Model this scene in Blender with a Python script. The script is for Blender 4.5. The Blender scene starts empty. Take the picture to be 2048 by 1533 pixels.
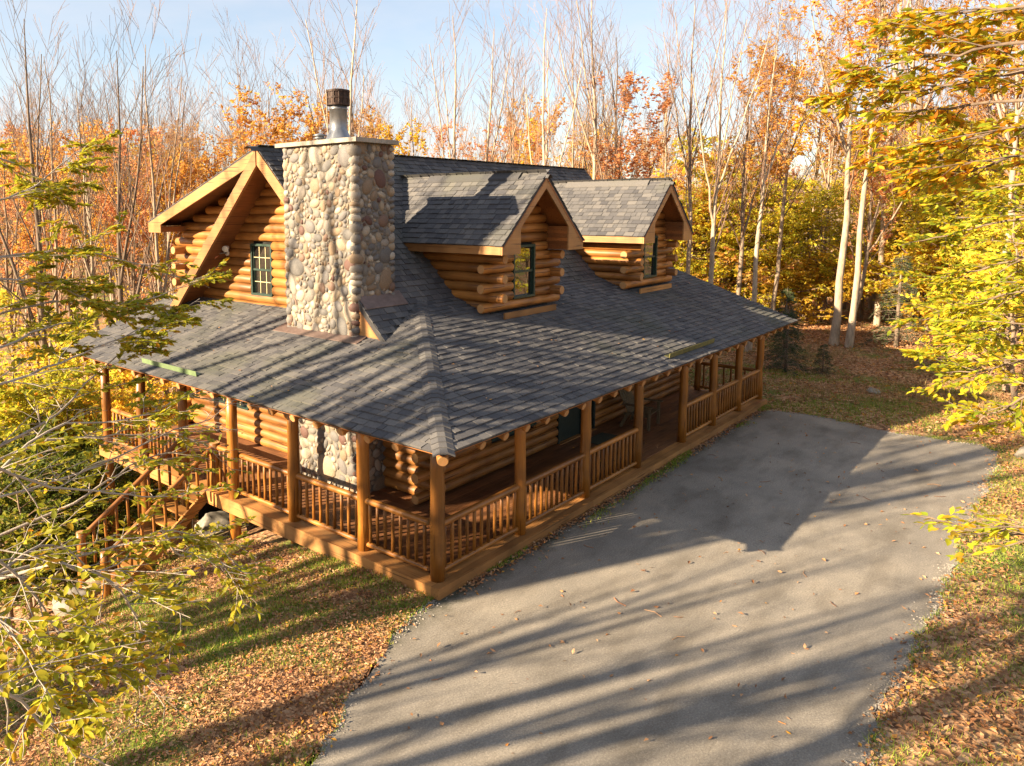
import bpy, math, random
import numpy as np
from mathutils import Vector, Matrix

random.seed(7)
RNG = np.random.default_rng(7)
PI = math.pi
scene = bpy.context.scene
COL = scene.collection

# ------------------------------------------------------------------ camera
CAM = np.array([-8.775, -7.4505, 5.912])
C_RIGHT = Vector((0.66199271, -0.74950486, -0.00284977))
C_UP = Vector((0.08578077, 0.07198672, 0.99371))
C_FWD = Vector((0.74458533, 0.65807323, -0.11194779))
cam_data = bpy.data.cameras.new('camera')
cam = bpy.data.objects.new('camera', cam_data)
COL.objects.link(cam)
rot = Matrix((C_RIGHT, C_UP, -C_FWD)).transposed()
cam.matrix_world = Matrix.Translation(Vector(CAM)) @ rot.to_4x4()
cam_data.sensor_width = 36.0
cam_data.lens = 36.0 * 1522.67 / 2048.0
cam_data.shift_x = 0.0873
cam_data.shift_y = -0.0872
cam_data.clip_start = 0.05
cam_data.clip_end = 2000
scene.camera = cam

# ------------------------------------------------------------------ sky, sun, exposure
SUN_AZ = math.radians(25.5)      # light travels towards +X, -Y
SUN_EL = math.radians(22.0)
TRAVEL = Vector((math.cos(SUN_AZ) * math.cos(SUN_EL), -math.sin(SUN_AZ) * math.cos(SUN_EL), -math.sin(SUN_EL)))
world = bpy.data.worlds.new('World')
scene.world = world
world.use_nodes = True
wn, wl = world.node_tree.nodes, world.node_tree.links
sky = wn.new('ShaderNodeTexSky')
sky.sky_type = 'NISHITA'
sky.sun_disc = False
sky.sun_elevation = SUN_EL
sky.sun_rotation = math.radians(295.5)
sky.air_density = 1.0
sky.dust_density = 0.6
sky.ozone_density = 1.0
# thin bright cloud over the Nishita sky
wtc = wn.new('ShaderNodeTexCoord')
wmap = wn.new('ShaderNodeMapping')
wmap.inputs['Scale'].default_value = (1.6, 1.6, 5.0)
wmap.inputs['Location'].default_value = (0.35, 0.9, 0.1)
wnoise = wn.new('ShaderNodeTexNoise')
wnoise.inputs['Scale'].default_value = 1.7
wnoise.inputs['Detail'].default_value = 7
wnoise.inputs['Roughness'].default_value = 0.55
wramp = wn.new('ShaderNodeValToRGB')
wramp.color_ramp.elements[0].position = 0.36
wramp.color_ramp.elements[0].color = (0.26, 0.26, 0.26, 1)
wramp.color_ramp.elements[1].position = 0.78
wramp.color_ramp.elements[1].color = (0.9, 0.9, 0.9, 1)
wmix = wn.new('ShaderNodeMix')
wmix.data_type = 'RGBA'
wmix.inputs[7].default_value = (4.1, 4.1, 4.3, 1)
wl.new(wtc.outputs['Generated'], wmap.inputs[0])
wl.new(wmap.outputs[0], wnoise.inputs['Vector'])
wl.new(wnoise.outputs['Fac'], wramp.inputs[0])
wl.new(wramp.outputs['Color'], wmix.inputs[0])
wl.new(sky.outputs[0], wmix.inputs[6])
wl.new(wmix.outputs[2], wn['Background'].inputs[0])
wn['Background'].inputs[1].default_value = 0.05

sun_data = bpy.data.lights.new('sun', 'SUN')
sun_data.energy = 5.0
sun_data.angle = math.radians(0.45)
sun_data.color = (1.0, 0.80, 0.54)
sun = bpy.data.objects.new('sun', sun_data)
sun.rotation_euler = TRAVEL.to_track_quat('-Z', 'Y').to_euler()
sun.location = (-30, 20, 30)
COL.objects.link(sun)
scene.view_settings.view_transform = 'Standard'
scene.view_settings.look = 'None'
scene.view_settings.gamma = 1.0
scene.view_settings.exposure = 2.2
scene.view_settings.use_curve_mapping = False
scene.render.engine = 'CYCLES'
scene.cycles.max_bounces = 8
scene.cycles.transparent_max_bounces = 8
scene.cycles.use_denoising = True


# ------------------------------------------------------------------ materials
def ramp(nt, stops, interp='LINEAR'):
    r = nt.nodes.new('ShaderNodeValToRGB')
    r.color_ramp.interpolation = interp
    el = r.color_ramp.elements
    while len(el) < len(stops):
        el.new(0.5)
    for e, (p, c) in zip(el, stops):
        e.position = p
        e.color = (c[0], c[1], c[2], 1)
    return r


def new_mat(name, rough=0.8, spec=0.3):
    m = bpy.data.materials.new(name)
    m.use_nodes = True
    b = m.node_tree.nodes['Principled BSDF']
    b.inputs['Roughness'].default_value = rough
    b.inputs['Specular IOR Level'].default_value = spec
    return m, m.node_tree, b


def tex(nt, kind, scale, detail=4, rough=0.6, stretch=None, coord='Object'):
    tc = nt.nodes.new('ShaderNodeTexCoord')
    n = nt.nodes.new(kind)
    n.inputs['Scale'].default_value = scale
    if 'Detail' in n.inputs:
        n.inputs['Detail'].default_value = detail if kind != 'ShaderNodeTexVoronoi' else 0
    if 'Roughness' in n.inputs:
        n.inputs['Roughness'].default_value = rough
    src = tc.outputs[coord]
    if stretch:
        mp = nt.nodes.new('ShaderNodeMapping')
        mp.inputs['Scale'].default_value = stretch
        nt.links.new(src, mp.inputs[0])
        src = mp.outputs[0]
    nt.links.new(src, n.inputs['Vector'])
    return n


def mixc(nt, fac, a, b, blend='MIX'):
    x = nt.nodes.new('ShaderNodeMix')
    x.data_type = 'RGBA'
    x.blend_type = blend
    for i, s in ((0, fac), (6, a), (7, b)):
        if hasattr(s, 'links'):
            nt.links.new(s, x.inputs[i])
        elif i == 0:
            x.inputs[i].default_value = s
        else:
            x.inputs[i].default_value = (s[0], s[1], s[2], 1)
    return x.outputs[2]


def bump(nt, b, h, strength, dist=0.02):
    n = nt.nodes.new('ShaderNodeBump')
    n.inputs['Strength'].default_value = strength
    n.inputs['Distance'].default_value = dist
    nt.links.new(h, n.inputs['Height'])
    nt.links.new(n.outputs[0], b.inputs['Normal'])


def rnd(nt, src):
    if src == 'object':
        return nt.nodes.new('ShaderNodeObjectInfo').outputs['Random']
    return nt.nodes.new('ShaderNodeNewGeometry').outputs['Random Per Island']


def wood(name, dark, light, rough=0.55, axis=0, src='object', grain=1.0, knots=True, spec=0.35, weather=0.0):
    m, nt, b = new_mat(name, rough, spec)
    st = [9, 9, 9]
    st[axis] = 0.55
    n = tex(nt, 'ShaderNodeTexNoise', 3.2 * grain, 6, 0.65, st)
    r = ramp(nt, [(0.25, dark), (0.75, light)])
    nt.links.new(n.outputs['Fac'], r.inputs[0])
    big = tex(nt, 'ShaderNodeTexNoise', 1.3, 3, 0.5)
    rb = ramp(nt, [(0.28, (0.55, 0.50, 0.46)), (0.5, (0.95, 0.93, 0.9)), (0.72, (1.25, 1.2, 1.12))])
    nt.links.new(big.outputs['Fac'], rb.inputs[0])
    c = mixc(nt, 1.0, r.outputs[0], rb.outputs[0], 'MULTIPLY')
    ro = ramp(nt, [(0, (0.66, 0.62, 0.58)), (0.5, (1.0, 1.0, 1.0)), (1, (1.28, 1.2, 1.06))])
    nt.links.new(rnd(nt, src), ro.inputs[0])
    c = mixc(nt, 1.0, c, ro.outputs[0], 'MULTIPLY')
    if knots:
        st2 = [2.6, 2.6, 2.6]
        st2[axis] = 1.5
        v = tex(nt, 'ShaderNodeTexVoronoi', 1.0, stretch=st2)
        rk = ramp(nt, [(0.06, (1, 1, 1)), (0.13, (0, 0, 0))])
        nt.links.new(v.outputs['Distance'], rk.inputs[0])
        c = mixc(nt, rk.outputs[0], c, (dark[0] * 0.35, dark[1] * 0.3, dark[2] * 0.3))
    # long drying checks
    st3 = [16, 16, 16]
    st3[axis] = 0.35
    ck = tex(nt, 'ShaderNodeTexNoise', 2.1, 2, 0.5, st3)
    rc = ramp(nt, [(0.62, (0, 0, 0)), (0.67, (1, 1, 1))])
    nt.links.new(ck.outputs['Fac'], rc.inputs[0])
    c = mixc(nt, rc.outputs[0], c, (dark[0] * 0.4, dark[1] * 0.35, dark[2] * 0.35))
    nt.links.new(c, b.inputs['Base Color'])
    bump(nt, b, n.outputs['Fac'], 0.35, 0.01)
    return m


M = {}
M['log'] = wood('log_stain', (0.219, 0.088, 0.021), (0.374, 0.172, 0.044), 0.5)
M['post'] = wood('post_stain', (0.187, 0.070, 0.009), (0.318, 0.132, 0.020), 0.42, axis=2, spec=0.45)
M['rail'] = wood('rail_stain', (0.234, 0.088, 0.016), (0.374, 0.163, 0.035), 0.45, spec=0.4)
M['baluster'] = wood('baluster_stain', (0.187, 0.070, 0.011), (0.299, 0.126, 0.021), 0.5, axis=2)
M['trim'] = wood('trim_board', (0.273, 0.129, 0.043), (0.361, 0.190, 0.071), 0.5, axis=1, grain=0.6, knots=False)
M['trim_x'] = wood('trim_board_x', (0.273, 0.129, 0.043), (0.361, 0.190, 0.071), 0.5, axis=0, grain=0.6, knots=False)
M['soffit'] = wood('soffit_board', (0.185, 0.070, 0.020), (0.286, 0.115, 0.036), 0.6, axis=0, knots=False)
M['deck'] = wood('deck_board', (0.143, 0.061, 0.026), (0.227, 0.107, 0.048), 0.6)
M['beam'] = wood('rim_timber', (0.262, 0.116, 0.029), (0.374, 0.186, 0.049), 0.55)


def endgrain():
    m, nt, b = new_mat('end_grain', 0.7)
    w = tex(nt, 'ShaderNodeTexWave', 26, 3)
    w.wave_type = 'RINGS'
    w.rings_direction = 'X'
    w.inputs['Distortion'].default_value = 2.0
    r = ramp(nt, [(0.2, (0.36, 0.17, 0.06)), (0.8, (0.56, 0.31, 0.13))])
    nt.links.new(w.outputs['Color'], r.inputs[0])
    n = tex(nt, 'ShaderNodeTexNoise', 14, 3)
    c = mixc(nt, 0.35, r.outputs[0], n.outputs['Color'], 'MULTIPLY')
    nt.links.new(c, b.inputs['Base Color'])
    return m


M['end'] = endgrain()


def shingle_mat(name, src):
    m, nt, b = new_mat(name, 0.9, 0.25)
    r = ramp(nt, [(0.0, (0.0594, 0.0585, 0.0639)), (0.25, (0.0756, 0.0738, 0.0783)), (0.5, (0.0882, 0.0855, 0.0882)),
                  (0.75, (0.1026, 0.0981, 0.0981)), (1.0, (0.1278, 0.1197, 0.1152))])
    nt.links.new(rnd(nt, src), r.inputs[0])
    n = tex(nt, 'ShaderNodeTexNoise', 95, 3, 0.7)
    rn = ramp(nt, [(0.3, (0.6, 0.6, 0.6)), (0.7, (1.3, 1.3, 1.3))])
    nt.links.new(n.outputs['Fac'], rn.inputs[0])
    c = mixc(nt, 1.0, r.outputs[0], rn.outputs[0], 'MULTIPLY')
    # moss and grime patches that belong to the roof itself
    g = nt.nodes.new('ShaderNodeNewGeometry')
    ns = nt.nodes.new('ShaderNodeTexNoise')
    ns.inputs['Scale'].default_value = 0.55
    ns.inputs['Detail'].default_value = 5
    nt.links.new(g.outputs['Position'], ns.inputs['Vector'])
    rm = ramp(nt, [(0.52, (0, 0, 0)), (0.75, (0.55, 0.55, 0.55))])
    nt.links.new(ns.outputs['Fac'], rm.inputs[0])
    c = mixc(nt, rm.outputs[0], c, (0.075, 0.08, 0.05))
    nt.links.new(c, b.inputs['Base Color'])
    bump(nt, b, n.outputs['Fac'], 0.5, 0.004)
    return m


M['shingle'] = shingle_mat('asphalt_shingle', 'object')
M['shingle_i'] = shingle_mat('asphalt_shingle_field', 'island')


def stone_mat(name, src):
    m, nt, b = new_mat(name, 0.65, 0.35)
    r = ramp(nt, [(0.0, (0.2856, 0.2268, 0.1599)), (0.13, (0.1680, 0.1523, 0.1342)), (0.27, (0.3360, 0.2835, 0.2184)), (0.38, (0.1176, 0.1118, 0.1076)),
                  (0.5, (0.2100, 0.1499, 0.0975)), (0.62, (0.1092, 0.0567, 0.0452)), (0.67, (0.2604, 0.2308, 0.1950)), (0.77, (0.1386, 0.1296, 0.1264)),
                  (0.88, (0.3780, 0.3321, 0.2691)), (0.95, (0.1554, 0.0972, 0.0702))], 'CONSTANT')
    nt.links.new(rnd(nt, src), r.inputs[0])
    n = tex(nt, 'ShaderNodeTexNoise', 9, 6, 0.65)
    rn = ramp(nt, [(0.25, (0.62, 0.62, 0.64)), (0.75, (1.25, 1.22, 1.18))])
    nt.links.new(n.outputs['Fac'], rn.inputs[0])
    c = mixc(nt, 1.0, r.outputs[0], rn.outputs[0], 'MULTIPLY')
    f = tex(nt, 'ShaderNodeTexNoise', 70, 2, 0.7)
    rf = ramp(nt, [(0.35, (0.82, 0.82, 0.82)), (0.65, (1.12, 1.12, 1.12))])
    nt.links.new(f.outputs['Fac'], rf.inputs[0])
    c = mixc(nt, 1.0, c, rf.outputs[0], 'MULTIPLY')
    nt.links.new(c, b.inputs['Base Color'])
    bump(nt, b, n.outputs['Fac'], 0.4, 0.02)
    return m


M['stone'] = stone_mat('river_stone', 'object')
M['stone_i'] = stone_mat('river_stone_small', 'island')


def speckle(name, dark, light, scale, rough=0.85, spec=0.3, metal=0.0, big=1.2, bstr=0.4, coord='Object', stretch=None):
    m, nt, b = new_mat(name, rough, spec)
    n = tex(nt, 'ShaderNodeTexNoise', scale, 6, 0.7, stretch, coord)
    r = ramp(nt, [(0.3, dark), (0.7, light)])
    nt.links.new(n.outputs['Fac'], r.inputs[0])
    n2 = tex(nt, 'ShaderNodeTexNoise', big, 4, 0.6, None, coord)
    r2 = ramp(nt, [(0.3, (0.75, 0.75, 0.75)), (0.7, (1.15, 1.15, 1.15))])
    nt.links.new(n2.outputs['Fac'], r2.inputs[0])
    c = mixc(nt, 1.0, r.outputs[0], r2.outputs[0], 'MULTIPLY')
    nt.links.new(c, b.inputs['Base Color'])
    b.inputs['Metallic'].default_value = metal
    bump(nt, b, n.outputs['Fac'], bstr, 0.01)
    return m


M['mortar'] = speckle('mortar', (0.11, 0.096, 0.078), (0.20, 0.175, 0.143), 22)
M['cap'] = speckle('chimney_cap_concrete', (0.20, 0.18, 0.15), (0.34, 0.30, 0.25), 18)
M['underlay'] = speckle('roof_underlay', (0.03, 0.03, 0.032), (0.06, 0.056, 0.055), 30)
M['steel'] = speckle('galvanised_steel', (0.20, 0.21, 0.225), (0.30, 0.31, 0.33), 6, 0.45, 0.5, 0.75, 2, 0.1)
M['rust'] = speckle('rusty_louvre', (0.02, 0.014, 0.012), (0.07, 0.038, 0.027), 16, 0.6, 0.4, 0.4)
M['flashing'] = speckle('brown_flashing', (0.12, 0.085, 0.075), (0.20, 0.14, 0.12), 10, 0.5, 0.4, 0.3)
M['green'] = speckle('green_paint', (0.010, 0.026, 0.019), (0.017, 0.043, 0.031), 20, 0.45, 0.4)
M['door'] = speckle('dark_door_paint', (0.012, 0.022, 0.018), (0.022, 0.036, 0.03), 20, 0.45, 0.4)
M['green_metal'] = speckle('pale_green_metal', (0.09, 0.14, 0.06), (0.14, 0.19, 0.09), 9, 0.5, 0.4)
M['moss_metal'] = speckle('mossy_metal', (0.07, 0.075, 0.025), (0.17, 0.145, 0.05), 8, 0.8, 0.3)
M['white'] = speckle('white_plastic', (0.62, 0.60, 0.55), (0.74, 0.72, 0.68), 12, 0.4, 0.4)
M['copper'] = speckle('copper_red_lamp', (0.40, 0.13, 0.06), (0.52, 0.2, 0.1), 12, 0.4, 0.4)
M['muntin'] = speckle('tan_muntin', (0.50, 0.42, 0.22), (0.62, 0.52, 0.30), 12, 0.5)
M['boulder'] = speckle('boulder', (0.12, 0.105, 0.085), (0.30, 0.27, 0.225), 5, 0.85, 0.25, 0, 1.6, 0.7)
M['boulder_tan'] = speckle('boulder_tan', (0.18, 0.12, 0.065), (0.34, 0.25, 0.14), 5, 0.85, 0.25, 0, 1.6, 0.7)
M['chair'] = speckle('weathered_chair', (0.08, 0.055, 0.03), (0.18, 0.13, 0.07), 14, 0.7, stretch=(1, 1, 6))
M['mat'] = speckle('door_mat', (0.03, 0.035, 0.025), (0.08, 0.085, 0.055), 60, 0.95)
M['dark'] = speckle('dark_interior', (0.010, 0.010, 0.010), (0.02, 0.018, 0.016), 3)
M['grey_roof'] = speckle('far_roof', (0.20, 0.19, 0.18), (0.30, 0.28, 0.27), 8)
M['far_wall'] = speckle('far_wall', (0.34, 0.27, 0.2), (0.44, 0.36, 0.27), 4)


def glass_mat():
    m, nt, b = new_mat('window_glass', 0.03, 0.5)
    nt.nodes.remove(b)
    out = nt.nodes['Material Output']
    d = nt.nodes.new('ShaderNodeBsdfDiffuse')
    d.inputs[0].default_value = (0.012, 0.011, 0.010, 1)
    g = nt.nodes.new('ShaderNodeBsdfGlossy')
    g.inputs['Roughness'].default_value = 0.02
    n = tex(nt, 'ShaderNodeTexNoise', 2.2, 2)
    bp = nt.nodes.new('ShaderNodeBump')
    bp.inputs['Strength'].default_value = 0.06
    bp.inputs['Distance'].default_value = 0.02
    nt.links.new(n.outputs['Fac'], bp.inputs['Height'])
    nt.links.new(bp.outputs[0], g.inputs['Normal'])
    f = nt.nodes.new('ShaderNodeFresnel')
    f.inputs['IOR'].default_value = 1.9
    mx = nt.nodes.new('ShaderNodeMixShader')
    a = nt.nodes.new('ShaderNodeMath')
    a.operation = 'MULTIPLY_ADD'
    a.inputs[1].default_value = 1.1
    a.inputs[2].default_value = 0.07
    nt.links.new(f.outputs[0], a.inputs[0])
    nt.links.new(a.outputs[0], mx.inputs[0])
    nt.links.new(d.outputs[0], mx.inputs[1])
    nt.links.new(g.outputs[0], mx.inputs[2])
    nt.links.new(mx.outputs[0], out.inputs[0])
    return m


M['glass'] = glass_mat()


def leaf_mat(name, stops, src='island', trans=0.58, rough=0.6, objvar=0.25):
    m, nt, b = new_mat(name, rough, 0.25)
    r = ramp(nt, stops)
    nt.links.new(rnd(nt, src), r.inputs[0])
    c = r.outputs[0]
    if objvar:
        ro = ramp(nt, [(0, (1 - objvar, 1 - objvar, 1 - objvar)), (1, (1 + objvar * 0.6, 1 + objvar * 0.5, 1))])
        nt.links.new(nt.nodes.new('ShaderNodeObjectInfo').outputs['Random'], ro.inputs[0])
        c = mixc(nt, 1.0, c, ro.outputs[0], 'MULTIPLY')
    nt.links.new(c, b.inputs['Base Color'])
    t = nt.nodes.new('ShaderNodeBsdfTranslucent')
    nt.links.new(c, t.inputs[0])
    mx = nt.nodes.new('ShaderNodeMixShader')
    mx.inputs[0].default_value = trans
    nt.links.new(b.outputs[0], mx.inputs[1])
    nt.links.new(t.outputs[0], mx.inputs[2])
    nt.links.new(mx.outputs[0], nt.nodes['Material Output'].inputs[0])
    return m


YELLOW = [(0, (0.62, 0.42, 0.03)), (0.25, (0.76, 0.60, 0.05)), (0.55, (0.70, 0.66, 0.07)), (0.8, (0.50, 0.56, 0.06)), (1, (0.72, 0.45, 0.04))]
GOLD = [(0, (0.64, 0.34, 0.03)), (0.35, (0.76, 0.50, 0.04)), (0.7, (0.74, 0.58, 0.07)), (1, (0.62, 0.28, 0.04))]
ORANGE = [(0, (0.60, 0.25, 0.05)), (0.35, (0.72, 0.40, 0.08)), (0.75, (0.72, 0.48, 0.12)), (1, (0.60, 0.20, 0.09))]
RUSSET = [(0, (0.58, 0.27, 0.12)), (0.5, (0.70, 0.38, 0.15)), (1, (0.62, 0.24, 0.15))]
GREENY = [(0, (0.31, 0.34, 0.03)), (0.35, (0.48, 0.45, 0.035)), (0.65, (0.62, 0.50, 0.035)), (0.85, (0.25, 0.30, 0.03)), (0.95, (0.60, 0.34, 0.02)), (1, (0.5, 0.2, 0.02))]
DKGREEN = [(0, (0.05, 0.075, 0.015)), (0.5, (0.11, 0.14, 0.02)), (0.8, (0.22, 0.22, 0.025)), (1, (0.32, 0.26, 0.03))]
BEECH = [(0, (0.56, 0.22, 0.015)), (0.2, (0.64, 0.36, 0.015)), (0.42, (0.58, 0.45, 0.025)), (0.6, (0.40, 0.40, 0.03)), (0.85, (0.24, 0.30, 0.025)), (0.95, (0.45, 0.15, 0.02))]
M['leaf_yellow'] = leaf_mat('leaf_yellow', YELLOW)
M['leaf_gold'] = leaf_mat('leaf_gold', GOLD)
M['leaf_orange'] = leaf_mat('leaf_orange', ORANGE)
M['leaf_russet'] = leaf_mat('leaf_russet', RUSSET)
M['leaf_greeny'] = leaf_mat('leaf_greeny', GREENY)
M['leaf_dkgreen'] = leaf_mat('leaf_dkgreen', DKGREEN)
M['leaf_greeny_o'] = leaf_mat('leaf_greeny_single', GREENY, 'object', objvar=0)
LOWB = [(0, (0.62, 0.42, 0.02)), (0.3, (0.55, 0.50, 0.03)), (0.6, (0.38, 0.42, 0.03)), (0.85, (0.24, 0.32, 0.025)), (1, (0.62, 0.30, 0.02))]
M['leaf_low'] = leaf_mat('leaf_yellow_green', LOWB, objvar=0)
M['leaf_low_o'] = leaf_mat('leaf_yellow_green_single', LOWB, 'object', objvar=0)
M['leaf_beech'] = leaf_mat('leaf_beech', BEECH, objvar=0)
M['leaf_beech_o'] = leaf_mat('leaf_beech_single', BEECH, 'object', objvar=0)
M['litter'] = leaf_mat('dry_leaf', [(0, (0.128, 0.054, 0.024)), (0.3, (0.288, 0.137, 0.060)), (0.55, (0.384, 0.209, 0.102)), (0.75, (0.448, 0.274, 0.150)), (0.88, (0.368, 0.144, 0.054)), (0.95, (0.496, 0.259, 0.030)), (1, (0.320, 0.072, 0.048))], trans=0.08, objvar=0)
M['gravel'] = speckle('edge_gravel', (0.14, 0.125, 0.11), (0.42, 0.38, 0.33), 7, coord='Generated')
M['grass'] = leaf_mat('grass_blade', [(0, (0.08, 0.15, 0.015)), (0.5, (0.19, 0.28, 0.025)), (0.8, (0.33, 0.35, 0.04)), (1, (0.42, 0.34, 0.10))], trans=0.3, objvar=0)
M['drygrass'] = leaf_mat('dry_grass_blade', [(0, (0.20, 0.13, 0.05)), (0.6, (0.34, 0.24, 0.11)), (1, (0.18, 0.17, 0.05))], trans=0.2, objvar=0)
M['needle'] = leaf_mat('spruce_needle', [(0, (0.018, 0.042, 0.016)), (0.7, (0.04, 0.075, 0.025)), (1, (0.075, 0.105, 0.03))], trans=0.1, objvar=0.15)


def bark(name, dark, light, scale=9):
    m, nt, b = new_mat(name, 0.9, 0.2)
    n = tex(nt, 'ShaderNodeTexNoise', scale, 6, 0.7, (1, 1, 0.3))
    r = ramp(nt, [(0.3, dark), (0.68, light)])
    nt.links.new(n.outputs['Fac'], r.inputs[0])
    ro = ramp(nt, [(0, (0.72, 0.7, 0.68)), (1, (1.2, 1.18, 1.12))])
    nt.links.new(nt.nodes.new('ShaderNodeObjectInfo').outputs['Random'], ro.inputs[0])
    c = mixc(nt, 1.0, r.outputs[0], ro.outputs[0], 'MULTIPLY')
    nt.links.new(c, b.inputs['Base Color'])
    bump(nt, b, n.outputs['Fac'], 0.6, 0.03)
    return m


M['bark'] = bark('bark_grey_brown', (0.13, 0.095, 0.07), (0.36, 0.28, 0.21))
M['bark_pale'] = bark('bark_pale', (0.20, 0.155, 0.115), (0.46, 0.375, 0.29), 7)
M['bark_dark'] = bark('bark_dark', (0.075, 0.055, 0.045), (0.22, 0.165, 0.125))
M['twig'] = bark('twig_bark', (0.13, 0.082, 0.06), (0.29, 0.19, 0.135))
M['branch_pale'] = bark('pale_branch', (0.30, 0.25, 0.21), (0.52, 0.46, 0.39))


def asphalt_mat():
    m, nt, b = new_mat('old_asphalt', 0.92, 0.2)
    f = tex(nt, 'ShaderNodeTexNoise', 38, 5, 0.85)
    r = ramp(nt, [(0.32, (0.14, 0.126, 0.107)), (0.55, (0.245, 0.222, 0.190)), (0.74, (0.44, 0.395, 0.335))])
    nt.links.new(f.outputs['Fac'], r.inputs[0])
    g = tex(nt, 'ShaderNodeTexNoise', 0.55, 6, 0.62)
    r2 = ramp(nt, [(0.25, (0.62, 0.61, 0.60)), (0.5, (0.98, 0.97, 0.96)), (0.75, (1.3, 1.26, 1.2))])
    nt.links.new(g.outputs['Fac'], r2.inputs[0])
    c = mixc(nt, 1.0, r.outputs[0], r2.outputs[0], 'MULTIPLY')
    pt = tex(nt, 'ShaderNodeTexNoise', 1.9, 5, 0.6, (0.35, 1, 1))
    rpt = ramp(nt, [(0.36, (0.78, 0.77, 0.76)), (0.52, (1, 1, 1))])
    nt.links.new(pt.outputs['Fac'], rpt.inputs[0])
    c = mixc(nt, 1.0, c, rpt.outputs[0], 'MULTIPLY')
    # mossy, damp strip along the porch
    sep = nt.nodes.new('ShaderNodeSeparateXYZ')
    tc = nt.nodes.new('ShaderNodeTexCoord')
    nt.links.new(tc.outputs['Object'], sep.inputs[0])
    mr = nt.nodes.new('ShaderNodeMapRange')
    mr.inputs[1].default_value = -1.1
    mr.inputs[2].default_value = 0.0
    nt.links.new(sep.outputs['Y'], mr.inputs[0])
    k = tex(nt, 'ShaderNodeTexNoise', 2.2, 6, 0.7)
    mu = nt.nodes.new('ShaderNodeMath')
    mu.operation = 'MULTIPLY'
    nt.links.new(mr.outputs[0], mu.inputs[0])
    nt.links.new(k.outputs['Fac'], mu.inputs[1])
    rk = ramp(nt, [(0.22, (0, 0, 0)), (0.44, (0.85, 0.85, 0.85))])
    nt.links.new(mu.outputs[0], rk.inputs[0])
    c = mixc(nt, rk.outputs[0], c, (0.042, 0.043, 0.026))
    # hairline cracks
    cr = tex(nt, 'ShaderNodeTexVoronoi', 0.42)
    cr.feature = 'DISTANCE_TO_EDGE'
    dist = tex(nt, 'ShaderNodeTexNoise', 1.3, 4)
    mv = nt.nodes.new('ShaderNodeVectorMath')
    mv.operation = 'MULTIPLY_ADD'
    mv.inputs[1].default_value = (1.4, 1.4, 1.4)
    nt.links.new(dist.outputs['Color'], mv.inputs[0])
    nt.links.new(tc.outputs['Object'], mv.inputs[2])
    nt.links.new(mv.outputs[0], cr.inputs['Vector'])
    rr = ramp(nt, [(0.0, (0.3, 0.3, 0.3)), (0.004, (0, 0, 0))])
    nt.links.new(cr.outputs['Distance'], rr.inputs[0])
    c = mixc(nt, rr.outputs[0], c, (0.06, 0.055, 0.05))
    nt.links.new(c, b.inputs['Base Color'])
    bump(nt, b, f.outputs['Fac'], 0.7, 0.012)
    return m


M['asphalt'] = asphalt_mat()


def ground_mat():
    m, nt, b = new_mat('leafy_ground', 0.95, 0.15)
    v = tex(nt, 'ShaderNodeTexVoronoi', 11)
    rl = ramp(nt, [(0.0, (0.11, 0.052, 0.028)), (0.35, (0.25, 0.13, 0.065)), (0.65, (0.36, 0.21, 0.11)), (1.0, (0.46, 0.29, 0.17))])
    sp = nt.nodes.new('ShaderNodeSeparateColor')
    nt.links.new(v.outputs['Color'], sp.inputs[0])
    nt.links.new(sp.outputs[0], rl.inputs[0])
    gn = tex(nt, 'ShaderNodeTexNoise', 30, 4, 0.7)
    rg = ramp(nt, [(0.3, (0.06, 0.09, 0.018)), (0.7, (0.17, 0.21, 0.04))])
    nt.links.new(gn.outputs['Fac'], rg.inputs[0])
    p = tex(nt, 'ShaderNodeTexNoise', 0.5, 6, 0.65)
    rp = ramp(nt, [(0.5, (0, 0, 0)), (0.6, (0.85, 0.85, 0.85))])
    nt.links.new(p.outputs['Fac'], rp.inputs[0])
    c = mixc(nt, rp.outputs[0], rl.outputs[0], rg.outputs[0])
    nt.links.new(c, b.inputs['Base Color'])
    bump(nt, b, v.outputs['Distance'], 0.8, 0.04)
    return m


M['ground'] = ground_mat()


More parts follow.
